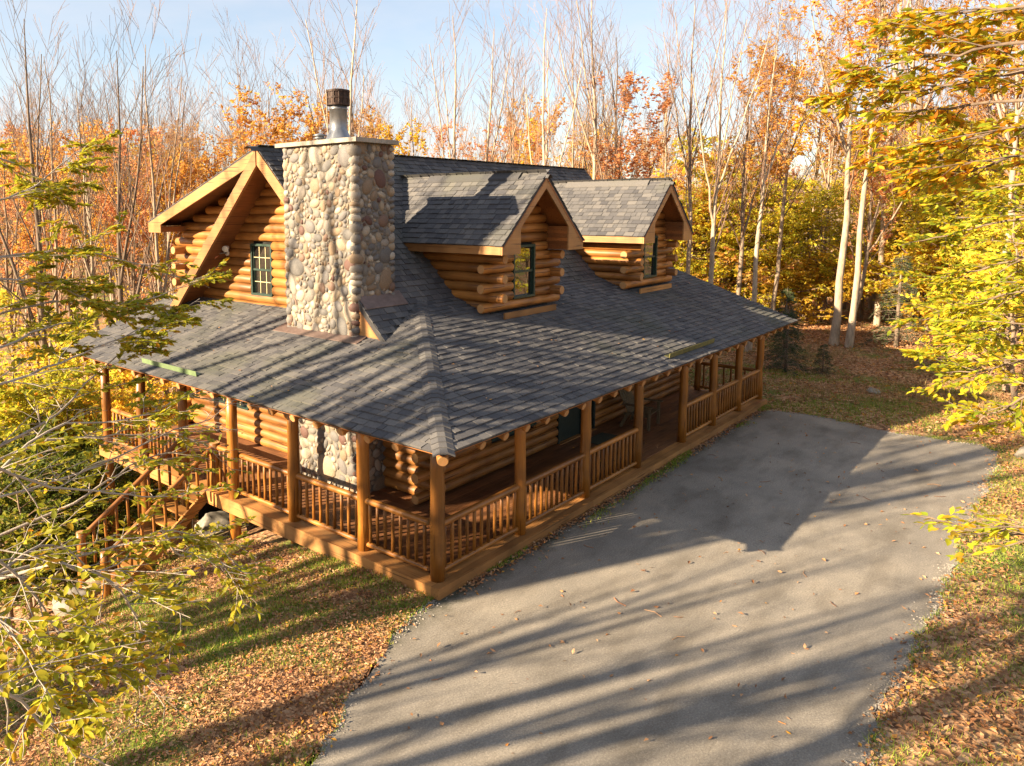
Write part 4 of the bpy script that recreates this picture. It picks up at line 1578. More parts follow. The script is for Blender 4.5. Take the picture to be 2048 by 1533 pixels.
def tree_proto(seed, H=16.0, r0=0.13, dense=1.0, bark_='bark', leaf=None, nleaf=0, fork=0.38, style='v', leaf_t=(0.0, 1.0), lsize=(0.10, 0.16)):
    rng = np.random.default_rng(seed)
    k = 12
    s = np.linspace(0, 1, k)
    lean = rng.normal(0, 0.055 if bark_ != 'bark_pale' else 0.02, 2)
    P0 = np.stack([lean[0] * H * s + np.cumsum(rng.normal(0, 0.05, k)), lean[1] * H * s + np.cumsum(rng.normal(0, 0.05, k)), H * s], 1)[None]
    P0[:, :, :2] -= P0[:, :1, :2]
    R0 = (r0 * (1 - 0.97 * s) ** 0.95 + 0.006)[None]
    R0[0, 0] *= 1.35
    P0[0, 0, 2] -= 0.4
    tb = MB()
    V, F = tubes(P0, R0, 9)
    tb.add(V, F)
    # one or two strong leaders that fork off low
    P1a, R1a = spawn(rng, P0, R0, rng.integers(2, 4), fork, fork + 0.2, (H * 0.40, H * 0.55), 0.45, 0.45, 8, 0.72, 0.07, curl=0.25)
    V, F = tubes(P1a, R1a, 7)
    tb.add(V, F)
    cb = MB()
    ang = 0.62 if style == 'v' else 0.95
    P1, R1 = spawn(rng, P0, R0, int(22 * dense), fork * 0.8, 1.0, (H * 0.18, H * 0.30), ang, 0.35, 7, 0.42, 0.09, curl=0.18)
    P1b, R1b = spawn(rng, P1a, R1a, int(7 * dense) + 1, 0.15, 0.98, (H * 0.14, H * 0.26), ang * 0.9, 0.3, 7, 0.45, 0.09, curl=0.18)
    P1, R1 = np.concatenate([P1, P1b]), np.concatenate([R1, R1b])
    V, F = tubes(P1, R1, 5)
    cb.add(V, F)
    P2, R2 = spawn(rng, P1, R1, max(1, int(5 * dense)), 0.15, 1.0, (H * 0.07, H * 0.13), 0.6, 0.22, 5, 0.5, 0.10, curl=0.15)
    R2 = np.maximum(R2, 0.006)
    V, F = tubes(P2, R2, 4)
    cb.add(V, F)
    P3, R3 = spawn(rng, P2, R2, max(1, int(4 * dense)), 0.15, 1.0, (H * 0.03, H * 0.065), 0.6, 0.15, 3, 0.6, 0.12, curl=0.1, tip=0.5)
    R3 = np.maximum(R3, 0.0045)
    V, F = tubes(P3, R3, 3)
    cb.add(V, F)
    out = {'trunk': tb.data('trunk', M[bark_], True), 'crown': cb.data('branches', M['twig' if bark_ != 'bark_dark' else 'bark_dark']), 'H': float(max(P3[:, :, 2].max(), P0[:, :, 2].max()))}
    if leaf:
        zr = P3[:, :, 2].mean(1)
        m = (zr >= leaf_t[0] * H) & (zr <= leaf_t[1] * H)
        pos, td = along(rng, P3[m], nleaf)
        # clumps: thin the leaves out by a 3-D pattern
        g = np.sin(pos[:, 0] * 1.7 + seed) + np.sin(pos[:, 1] * 1.9 + 2 * seed) + np.sin(pos[:, 2] * 1.5)
        keep = g + rng.normal(0, 0.7, len(pos)) > -0.2
        V, F = leaf_cards(rng, pos[keep], td[keep], lsize, 0.55, 0.2)
        out['leaves'] = MB().add(V, F).data('foliage', M[leaf])
    return out


def sapling_proto(seed, H, leaf, nleaf, spread=0.5, lsize=(0.10, 0.16), bark_='bark', flat=0.35):
    """understorey beech or maple: thin stem, layered level sprays of leaves"""
    rng = np.random.default_rng(seed)
    k = 9
    s = np.linspace(0, 1, k)
    P0 = np.stack([np.cumsum(rng.normal(0, 0.05, k)), np.cumsum(rng.normal(0, 0.05, k)), H * s], 1)[None]
    P0[:, :, :2] -= P0[:, :1, :2]
    P0[0, 0, 2] -= 0.3
    R0 = (0.016 * H * (1 - 0.9 * s))[None] + 0.006
    tb = MB()
    V, F = tubes(P0, R0, 7)
    tb.add(V, F)
    P1, R1 = spawn(rng, P0, R0, 24, 0.1, 1.0, (H * spread * 0.7, H * spread * 1.2), 1.15, 0.15, 7, 0.5, 0.06, flat=0.7, curl=-0.03)
    cb = MB()
    V, F = tubes(P1, R1, 4)
    cb.add(V, F)
    P2, R2 = spawn(rng, P1, R1, 7, 0.15, 1.0, (H * spread * 0.3, H * spread * 0.5), 0.8, 0.02, 5, 0.5, 0.08, flat=0.2, curl=-0.05)
    R2 = np.maximum(R2, 0.004)
    V, F = tubes(P2, R2, 3)
    cb.add(V, F)
    pos, td = along(rng, P2, nleaf, 0.05)
    pos = pos + rng.normal(0, 0.05, pos.shape) * np.array([1, 1, 0.4])
    V, F = leaf_cards(rng, pos, td, lsize, 0.55, 0.35, 0.8)
    return {'trunk': tb.data('stem', M[bark_], True), 'crown': cb.data('branches', M['twig']), 'leaves': MB().add(V, F).data('foliage', M[leaf]), 'H': H}


def spruce_proto(seed, H, W):
    rng = np.random.default_rng(seed)
    tb = MB().tube([(0, 0, -0.3), (0.02, 0, H * 0.5), (0, 0, H)], [0.03 * H, 0.018 * H, 0.004], 7)
    nb = int(34 * H ** 0.5) + 30
    t = np.sort(rng.uniform(0.06, 0.97, nb))
    a = rng.uniform(0, 2 * PI, nb)
    L = W * (1 - t) ** 0.8 * rng.uniform(0.75, 1.1, nb) + 0.06
    s = np.linspace(0, 1, 6)
    P = np.stack([np.cos(a)[:, None] * L[:, None] * s, np.sin(a)[:, None] * L[:, None] * s, t[:, None] * H + L[:, None] * (0.22 * s - 0.42 * s ** 2)], -1)
    cb = MB()
    V, F = tubes(P, np.broadcast_to(0.012 * (1 - 0.8 * s), (nb, 6)), 3)
    cb.add(V, F)
    P2, R2 = spawn(rng, P, np.full((nb, 6), 0.006), 9, 0.1, 1.0, (0.18 * W, 0.34 * W), 0.85, -0.05, 4, 1.0, 0.05, flat=0.3, curl=-0.1)
    V, F = tubes(P2, R2, 3)
    cb.add(V, F)
    allp = P2
    pos, td = along(rng, allp, int(5200 * min(1.6, H / 2.4)), 0.0)
    V, F = leaf_cards(rng, pos, td, (0.05, 0.10), 0.22, 0.4, 0.55, 0.0)
    return {'trunk': tb.data('trunk', M['bark_dark'], True), 'crown': cb.data('branches', M['bark_dark']), 'leaves': MB().add(V, F).data('needles', M['needle']), 'H': H}


def plant(name, cat, label, proto, x, y, sc=1.0, rz=0.0, group=None, foliage='foliage', sxy=None):
    t = thing(name, label, cat, (x, y, float(ground_z(x, y)) - 0.05), rz, group)
    for nm, key in (('trunk', 'trunk'), ('branches', 'crown'), (foliage, 'leaves')):
        if key in proto:
            o = link(nm, proto[key], t)
            o.scale = (sxy or sc, sxy or sc, sc)
    return t


BARE = [tree_proto(100 + i, 16, 0.12 + 0.02 * (i % 3), 0.8, b_, fork=f_, style=s_) for i, (b_, f_, s_) in enumerate(
    [('bark', 0.40, 'v'), ('bark_pale', 0.48, 'v'), ('bark_dark', 0.34, 'v'), ('bark', 0.52, 'w'), ('bark_pale', 0.36, 'v'), ('bark_dark', 0.46, 'w')])]
LEAFY = [tree_proto(200, 15, 0.11, 0.9, 'bark', 'leaf_orange', 6500, 0.36, 'v', (0.2, 1.0), (0.13, 0.2)),
         tree_proto(201, 14, 0.11, 0.9, 'bark', 'leaf_russet', 6000, 0.32, 'v', (0.2, 0.95), (0.13, 0.2)),
         tree_proto(202, 15, 0.11, 0.9, 'bark_pale', 'leaf_gold', 6000, 0.34, 'w', (0.15, 0.9), (0.13, 0.2)),
         tree_proto(203, 16, 0.14, 0.9, 'bark_pale', 'leaf_orange', 6500, 0.45, 'w', (0.4, 1.0), (0.12, 0.18))]
THIN = [tree_proto(600 + i, 16, 0.11 + 0.02 * (i % 3), 0.72, b_, fork=f_, style=s_) for i, (b_, f_, s_) in enumerate(
    [('bark', 0.40, 'v'), ('bark_pale', 0.48, 'v'), ('bark_dark', 0.34, 'v'), ('bark', 0.52, 'v'), ('bark_pale', 0.36, 'v'), ('bark_dark', 0.46, 'v')])]
OPEN_ = [tree_proto(500 + i, 16, 0.25 + 0.05 * (i % 2), 0.26, 'bark', fork=0.5, style='w') for i in range(3)]
SAP = [sapling_proto(300, 6.0, 'leaf_yellow', 3000), sapling_proto(301, 5.0, 'leaf_gold', 2900), sapling_proto(302, 4.0, 'leaf_yellow', 2600, 0.6),
       sapling_proto(303, 4.5, 'leaf_greeny', 4600, 0.55), sapling_proto(304, 3.2, 'leaf_dkgreen', 4600, 0.7), sapling_proto(305, 5.5, 'leaf_orange', 2600),
       sapling_proto(306, 2.2, 'leaf_gold', 2600, 0.8)]
SPRUCE = [spruce_proto(400, 2.4, 1.05), spruce_proto(401, 4.2, 1.4)]


def at(u, d):
    """a spot at distance d from the camera along the bearing of picture column u"""
    h = C_FWD + C_RIGHT * ((u - 845.2) / 1522.67)
    n = math.hypot(h.x, h.y)
    return CAM[0] + h.x / n * d, CAM[1] + h.y / n * d


def height_for(x, y, v, d):
    return 5.9 + d * (417 - v) / 1522.0 - gz1(x, y)


ORD = ['first', 'second', 'third', 'fourth', 'fifth', 'sixth', 'seventh', 'eighth', 'ninth', 'tenth', 'eleventh', 'twelfth', 'thirteenth', 'fourteenth']
ZONES = [(0, 120, 'at the left picture edge'), (120, 300, 'left of the cabin gable'), (300, 520, 'above the shed roof slope'), (520, 640, 'left of the flue pipe'),
         (640, 800, 'behind the chimney and flue'), (800, 960, 'above the main ridge, left part'), (960, 1120, 'above the near dormer'), (1120, 1280, 'above the gap between dormers'),
         (1280, 1420, 'above the far dormer'), (1420, 1560, 'right of the far dormer'), (1560, 1660, 'left of the tall pale trunks'), (1660, 1800, 'among the tall pale trunks'),
         (1800, 2200, 'at the right picture edge')]


def zone(u):
    for a, b_, s in ZONES:
        if a <= u < b_:
            return s
    return ZONES[0][2]


KIND = {('B', 0): 'bare grey-brown tree', ('B', 1): 'bare pale-barked tree', ('B', 2): 'bare dark-barked tree', ('B', 3): 'bare spreading grey tree', ('B', 4): 'bare pale low-forking tree',
        ('B', 5): 'bare dark spreading tree', ('L', 0): 'tree with sparse orange leaves', ('L', 1): 'tree with russet leaves', ('L', 2): 'pale tree with golden leaves', ('L', 3): 'tall pale tree with orange crown'}
FR = np.random.default_rng(77)
HERO = [  # picture column, distance, kind, index, picture row of the top
    (75, 33, 'B', 2, -40), (112, 40, 'B', 0, 60), (150, 37, 'B', 3, 110), (198, 35, 'B', 1, 70), (236, 32, 'B', 2, 20), (262, 42, 'L', 1, 150), (335, 30, 'B', 0, 0),
    (300, 44, 'B', 5, 90), (390, 46, 'B', 3, 130), (455, 48, 'L', 0, 190), (505, 40, 'B', 0, 60), (560, 36, 'L', 0, 60), (610, 42, 'B', 3, 10), (690, 31, 'B', 4, -120),
    (735, 36, 'B', 2, 40), (770, 47, 'L', 0, 120), (845, 44, 'L', 2, 110), (905, 31, 'B', 0, -50), (962, 34, 'B', 1, -60), (1000, 42, 'B', 3, 0), (1040, 46, 'L', 1, 150),
    (1086, 29.5, 'B', 4, -50), (1150, 38, 'B', 0, -20), (1192, 33, 'B', 1, -150), (1262, 35, 'L', 1, 70), (1230, 45, 'B', 5, 20), (1330, 41, 'B', 3, 0), (1376, 36, 'B', 0, -60),
    (1418, 33, 'B', 4, -40), (1470, 38, 'L', 0, 40), (1500, 34, 'B', 1, -20), (1545, 40, 'B', 0, 0), (1605, 50, 'L', 2, 60), (1640, 47, 'B', 0, 60),
    (1672, 36.5, 'L', 3, -90), (1702, 36.2, 'B', 1, -220), (1757, 43.5, 'B', 1, -420), (1800, 50, 'B', 4, -160), (1836, 46, 'B', 0, -120), (1880, 55, 'L', 0, 40), (1940, 44, 'B', 3, -80), (1995, 38, 'L', 3, -60)]
placed = []
for u, d, kd, i, v in HERO:
    x, y = at(u, d)
    placed.append((u, d, kd, i, v, x, y, 'near'))
for u in range(330, 2080, 58):
    uu_, d = u + FR.uniform(-22, 22), FR.uniform(42, 58)
    if 900 < uu_ < 1600:
        d += 17
    if 1300 < uu_ < 1700:
        continue
    x, y = at(uu_, d)
    if x > 14 and x < 30 and y < 4:
        continue
    placed.append((uu_, d, 'L', int(FR.integers(3)), FR.uniform(110, 260), x, y, 'middle'))
tries = 0
while len(placed) < 100 and tries < 4000:
    tries += 1
    u, d = FR.uniform(-60, 2110), FR.uniform(38, 62)
    x, y = at(u, d)
    if any(math.hypot(x - p[5], y - p[6]) < 2.6 for p in placed):
        continue
    if (x > 14 and x < 26 and y < 4) or (900 < u < 1600 and d < 56):
        continue
    kd = 'L' if FR.random() < 0.55 else 'B'
    i = int(FR.integers(4 if kd == 'L' else 6))
    v = FR.uniform(80, 220) if u < 480 else FR.uniform(0, 210)
    if kd == 'L':
        v = FR.uniform(130, 270)
    placed.append((u, d, kd, i, v, x, y, 'middle'))
while len(placed) < 140 and tries < 8000:
    tries += 1
    u, d = FR.uniform(-60, 2110), FR.uniform(62, 92)
    x, y = at(u, d)
    if any(math.hypot(x - p[5], y - p[6]) < 2.6 for p in placed):
        continue
    kd = 'L' if FR.random() < 0.7 else 'B'
    i = int(FR.integers(3 if kd == 'L' else 6))
    placed.append((u, d, kd, i, FR.uniform(170, 300), x, y, 'far'))
count = {}
placed.sort(key=lambda p: p[0])
for u, d, kd, i, v, x, y, row in placed:
    lit_side = 3 < x < 36 and 7 < y < 32          # the open stand the sun shines through
    if lit_side and row == 'middle' and d < 60:
        continue
    pr = (THIN if lit_side and kd == 'B' else BARE if kd == 'B' else LEAFY)[i]
    h = max(8.0, height_for(x, y, v, d))
    sc = h / pr['H']
    kn = KIND[(kd, i)]
    if row == 'far':
        lab = 'slender ' + ('leafless' if kd == 'B' else 'autumn-leaved') + ' tree deep in the wood behind the others'
        grp = 'leafless trees deep in the wood' if kd == 'B' else 'leafy trees deep in the wood'
    else:
        zn = zone(u)
        key = (kn, zn, row)
        count[key] = count.get(key, 0) + 1
        o_ = ORD[count[key] - 1]
        lab = (o_ + ' ' if count[key] > 1 else '') + kn + (' in the front row ' if row == 'near' else ' in the second row ') + zn
        grp = 'forest trees behind the cabin'
    wid = min(sc * (1.25 if kd == 'L' else 1.0), 1.2) if u not in (1702, 1757) else 0.95
    plant('forest_tree', 'tree', lab, pr, x, y, sc, FR.uniform(0, 6.28), grp, sxy=wid)

# understorey: yellow, gold and green saplings
UND = [  # picture column, distance, proto, height scale
    (215, 27, 1, 1.1), (262, 26, 1, 1.25), (300, 25, 1, 1.0), (240, 30, 0, 1.3), (285, 31, 5, 1.1), (180, 29, 3, 1.1), (130, 27, 3, 1.2), (80, 25, 3, 1.3), (30, 24, 4, 1.5), (160, 24, 4, 1.3),
    (100, 22, 4, 1.3), (50, 27, 3, 1.4), (0, 28, 3, 1.5), (200, 22, 4, 1.1), (320, 29, 1, 1.2), (-20, 22, 4, 1.4), (140, 33, 1, 1.4), (60, 34, 0, 1.5), (20, 20, 4, 1.2), (105, 30, 0, 1.2),
    (430, 33, 1, 1.3), (480, 35, 0, 1.4), (1240, 31, 0, 0.9), (1290, 33, 3, 0.9), (1335, 36, 0, 1.0), (1380, 31, 0, 0.8), (1420, 32, 3, 1.0), (1450, 35, 0, 1.0), (1480, 30, 2, 0.9), (1510, 33, 0, 0.8), (1405, 38, 3, 1.1),
    (1545, 36, 0, 0.9), (1575, 39, 2, 1.1), (1610, 41, 0, 0.9), (1640, 40, 3, 1.0), (1665, 43, 6, 1.4), (1725, 46, 0, 1.0), (1770, 48, 2, 1.1), (1820, 44, 0, 1.1), (1860, 40, 1, 1.1), (1895, 42, 0, 1.3), (1930, 37, 0, 1.2),
    (1965, 34, 2, 1.4), (2000, 38, 0, 1.3), (2030, 31, 3, 1.3), (1845, 47, 3, 1.2), (1905, 33, 2, 1.1), (1870, 35, 6, 1.3), (1940, 30, 6, 1.4), (1985, 29, 2, 1.0), (1560, 44, 0, 1.2), (1500, 45, 0, 1.2), (1440, 43, 0, 1.2), (1690, 50, 0, 1.2),
    (1310, 44, 0, 1.2), (1255, 40, 0, 1.1), (1060, 38, 1, 1.0), (980, 38, 1, 1.1), (1150, 42, 0, 1.1), (1750, 55, 3, 1.4), (1620, 52, 2, 1.5), (2045, 27, 2, 1.3), (1590, 31, 6, 1.0), (1540, 30, 6, 1.1), (1805, 40, 6, 1.2)]
SAPK = ['yellow-leaved sapling', 'golden sapling', 'broad yellow bush', 'yellow-green sapling', 'dark green leafy bush', 'orange-leaved sapling', 'low golden bush']
UND += [(int(q), 36 + (q * 7 % 13), int((q // 31) % 3 if q % 2 else 5), 1.25) for q in range(560, 1500, 41)]
UND += [(int(q), 46 + (q * 7 % 11), int((q // 23) % 3), 1.7) for q in range(1700, 2060, 45)]
UND = [(u, d, i, c) if not (1220 < u < 2010 and d < 42) else (u, d + (42 - d) * 0.85 + 2, i, c * 1.35) for u, d, i, c in UND]
UND.sort()
ucount = {}
for u, d, i, sc in UND:
    x, y = at(u, d)
    zn = zone(u).replace('above', 'behind')
    dn = 'nearer' if d < 35 else 'farther'
    key = (i, zn, dn)
    ucount[key] = ucount.get(key, 0) + 1
    lab = (ORD[ucount[key] - 1] + ' ' if ucount[key] > 1 else '') + SAPK[i] + ' in the ' + dn + ' undergrowth ' + zn
    plant('leafy_sapling', 'sapling', lab, SAP[i], x, y, sc, FR.uniform(0, 6.28), 'leafy undergrowth around the clearing')

plant('spruce', 'conifer', 'small dark spruce beside the far end of the porch', SPRUCE[0], 20.6, 0.75, 1.0, 0.4, foliage='needles')
plant('spruce', 'conifer', 'low spruce seedling just right of the dark porch spruce', SPRUCE[0], 21.2, -0.35, 0.5, 2.0, foliage='needles')
x, y = at(1800, 37)
plant('spruce', 'conifer', 'taller spruce at the wood edge right of the pale trunks', SPRUCE[1], x, y, 0.95, 1.1, foliage='needles')
x, y = at(1575, 33)
plant('spruce', 'conifer', 'spruce half hidden behind the cabin eave corner', SPRUCE[1], x, y, 0.7, 2.1, foliage='needles')

# tall trees standing left of the camera: their shadows streak the roof, the lawn and the drive
SH = [(-15.0, 2.2, 0, 1.0, 'nearest the lawn edge'), (-16.6, 4.3, 1, 1.05, 'second from the lawn edge'), (-18.2, 6.6, 2, 1.0, 'behind the two nearest the lawn'), (-14.6, 7.0, 1, 1.3, 'beside the downhill end of the lawn'),
      (-23.5, 7.6, 0, 1.1, 'farther into the wood'), (-20.5, 11.2, 2, 1.45, 'on the slope below the lawn'), (-21.5, 0.6, 1, 1.0, 'nearest the drive'), (-17.5, 14.5, 0, 1.5, 'lowest on the slope'), (-27.5, 4.2, 2, 1.1, 'deepest in the wood'), (-25.0, 12.0, 1, 1.5, 'deep on the slope'),
      (-17.2, 5.6, 1, 0.95, 'third from the lawn edge'), (-19.5, 4.9, 0, 1.0, 'fourth from the lawn edge'), (-22.0, 4.6, 2, 1.05, 'halfway to the drive'),
      (-20.0, 8.6, 1, 1.35, 'halfway down the slope'), (-19.0, 12.3, 2, 1.45, 'below the halfway tree'), (-16.0, 11.8, 0, 1.4, 'nearest the stair side'), ]
for j, (x, y, i, sc, wh) in enumerate(SH):
    plant('forest_tree', 'tree', 'tall open-crowned grey tree outside the picture, ' + wh, OPEN_[i], x, y, sc, 1.3 * j, 'tall trees outside the picture left of the lawn')
LEFT_BRANCHES = [
     [(-7.21, -2.4, 4.8), (-6.6, -2.32, 4.89), (-6.28, -2.16, 4.94), (-5.74, -2.11, 5.06)] ,
     [(-7.21, -2.31, 4.34), (-6.84, -2.19, 4.43), (-6.56, -2.07, 4.46), (-6.31, -1.91, 4.62), (-6.03, -1.79, 4.73), (-5.54, -1.77, 5.01), (-5.18, -1.73, 5.14)] ,
     [(-7.34, -2.72, 4.29), (-6.8, -2.65, 4.59), (-6.53, -2.61, 4.5), (-6.24, -2.58, 4.47), (-5.92, -2.55, 4.53), (-5.69, -2.49, 4.56)] ,
     [(-7.43, -3.04, 4.59), (-7.06, -3.07, 4.34), (-6.7, -3.09, 4.21), (-6.45, -3.07, 4.09), (-6.23, -3.02, 4.04), (-6.02, -2.97, 3.98)] ,
     [(-7.24, -2.38, 4.11), (-6.6, -2.38, 4.12), (-6.15, -2.34, 4.18), (-5.82, -2.26, 4.24), (-5.46, -2.25, 4.21), (-5.16, -2.16, 4.33)] ,
     [(-7.58, -3.42, 4.05), (-7.21, -3.36, 4.15), (-7.07, -3.32, 4.06), (-6.93, -3.32, 3.87), (-6.8, -3.32, 3.71), (-6.7, -3.34, 3.5)] ,
     [(-7.52, -3.22, 4.01), (-7.01, -3.27, 3.97), (-6.65, -3.3, 3.94), (-6.45, -3.23, 3.95), (-6.19, -3.28, 3.82), (-6.02, -3.32, 3.62), (-5.88, -3.37, 3.4)] ,
     [(-6.49, -3.31, 3.99), (-6.41, -3.3, 3.77), (-6.16, -3.33, 3.67), (-6.0, -3.34, 3.54)] ,
     [(-7.64, -3.61, 4.09), (-7.45, -3.73, 3.83), (-7.39, -3.75, 3.68), (-7.39, -3.76, 3.54)] ,
     [(-7.57, -3.42, 4.3), (-7.38, -3.47, 4.07), (-7.24, -3.58, 3.74), (-7.1, -3.64, 3.52), (-7.0, -3.65, 3.38)] ,
     [(-7.16, -3.45, 4.04), (-6.97, -3.5, 3.92), (-6.84, -3.58, 3.73), (-6.8, -3.62, 3.53), (-6.85, -3.68, 3.25)] ,
     [(-6.77, -1.27, 5.91), (-6.31, -1.19, 6.06), (-6.02, -1.06, 6.27), (-5.71, -0.96, 6.46)] ,
     [(-6.79, -1.27, 5.54), (-6.04, -1.31, 5.59), (-5.61, -1.28, 5.48), (-5.22, -1.24, 5.35), (-4.78, -1.26, 5.18)] ,
     [(-6.92, -1.58, 5.14), (-6.3, -1.59, 5.23), (-5.76, -1.63, 5.14), (-5.39, -1.6, 5.21), (-5.06, -1.55, 5.29)] ,
     [(-7.07, -1.99, 4.94), (-6.57, -1.87, 5.06), (-6.08, -1.77, 5.11), (-5.64, -1.71, 5.01)] ,
     [(-7.76, -3.89, 3.73), (-7.5, -3.88, 3.68), (-7.3, -3.84, 3.67), (-7.1, -3.75, 3.76)] ,
     [(-7.75, -3.89, 3.93), (-7.52, -4.03, 3.62), (-7.4, -4.09, 3.43), (-7.23, -4.17, 3.25)] ,
     [(-6.66, -1.0, 6.36), (-6.27, -0.92, 6.27), (-5.93, -0.84, 5.99), (-5.69, -0.73, 5.68)] ,
     [(-6.96, -1.75, 5.44), (-6.52, -1.63, 5.4), (-6.11, -1.52, 5.24), (-5.81, -1.39, 5.08)] ,
     [(-6.49, -2.09, 3.8), (-6.02, -2.01, 3.96), (-5.69, -1.95, 3.96), (-5.26, -1.99, 3.89)] ,
     [(-6.56, -1.9, 4.26), (-6.1, -1.86, 4.18), (-5.64, -1.86, 4.08), (-5.21, -1.85, 4.02)] ,
]
RIGHT_BRANCHES = [
     [(-3.88, -7.27, 6.9), (-3.7, -6.99, 6.93), (-3.53, -6.75, 6.98), (-3.36, -6.5, 7.0)] ,
     [(-4.04, -7.29, 6.7), (-3.86, -7.01, 6.72), (-3.68, -6.78, 6.73), (-3.53, -6.5, 6.75), (-3.35, -6.28, 6.68)] ,
     [(-4.02, -7.3, 6.57), (-3.84, -7.02, 6.58), (-3.67, -6.74, 6.56), (-3.5, -6.5, 6.57), (-3.35, -6.28, 6.63)] ,
     [(-4.01, -7.31, 6.43), (-3.77, -7.03, 6.45), (-3.55, -6.74, 6.45), (-3.35, -6.45, 6.48), (-3.16, -6.15, 6.52)] ,
     [(-3.8, -7.31, 6.33), (-3.61, -7.02, 6.32), (-3.43, -6.78, 6.26), (-3.24, -6.63, 6.22), (-3.08, -6.38, 6.2)] ,
     [(-3.78, -7.32, 6.19), (-3.66, -7.04, 6.16), (-3.54, -6.94, 6.11), (-3.42, -6.79, 6.09)] ,
     [(-3.28, -7.26, 6.96), (-3.08, -7.06, 6.92), (-2.91, -6.8, 6.99), (-2.74, -6.54, 6.99)] ,
]
LOW_BRANCHES = [
     [(-0.18, -7.25, 6.14), (0.07, -6.86, 6.11), (0.32, -6.58, 6.05), (0.55, -6.23, 5.95)] ,
     [(0.02, -7.26, 5.88), (0.4, -6.75, 5.76), (0.75, -6.31, 5.62), (1.08, -5.82, 5.49)] ,
     [(-0.38, -7.29, 5.59), (-0.07, -6.91, 5.43), (0.23, -6.56, 5.28), (0.51, -6.16, 5.16)] ,
     [(-0.6, -7.31, 5.31), (-0.29, -6.95, 5.16), (-0.0, -6.56, 4.98), (0.27, -6.21, 4.78)] ,
     [(-1.03, -7.34, 5.03), (-0.72, -6.96, 4.87), (-0.44, -6.67, 4.67), (-0.18, -6.34, 4.38)] ,
     [(-1.06, -7.36, 4.8), (-0.82, -7.02, 4.62), (-0.6, -6.77, 4.46), (-0.37, -6.45, 4.38)] ,
     [(-1.49, -7.38, 4.6), (-1.32, -7.15, 4.46), (-1.16, -6.97, 4.27), (-1.02, -6.76, 4.08)] ,
     [(0.61, -7.28, 5.41), (0.86, -6.9, 5.28), (1.09, -6.66, 5.04), (1.31, -6.29, 4.89)] ,
     [(1.22, -7.23, 5.97), (1.54, -6.9, 5.87), (1.85, -6.54, 5.82), (2.14, -6.14, 5.76)] ,
     [(0.18, -7.32, 5.03), (0.42, -7.03, 4.89), (0.66, -6.75, 4.73), (0.87, -6.45, 4.52)] ,
     [(-3.45, -7.46, 4.17), (-3.38, -7.31, 4.08), (-3.3, -7.2, 4.0), (-3.22, -7.07, 3.96)] ,
]


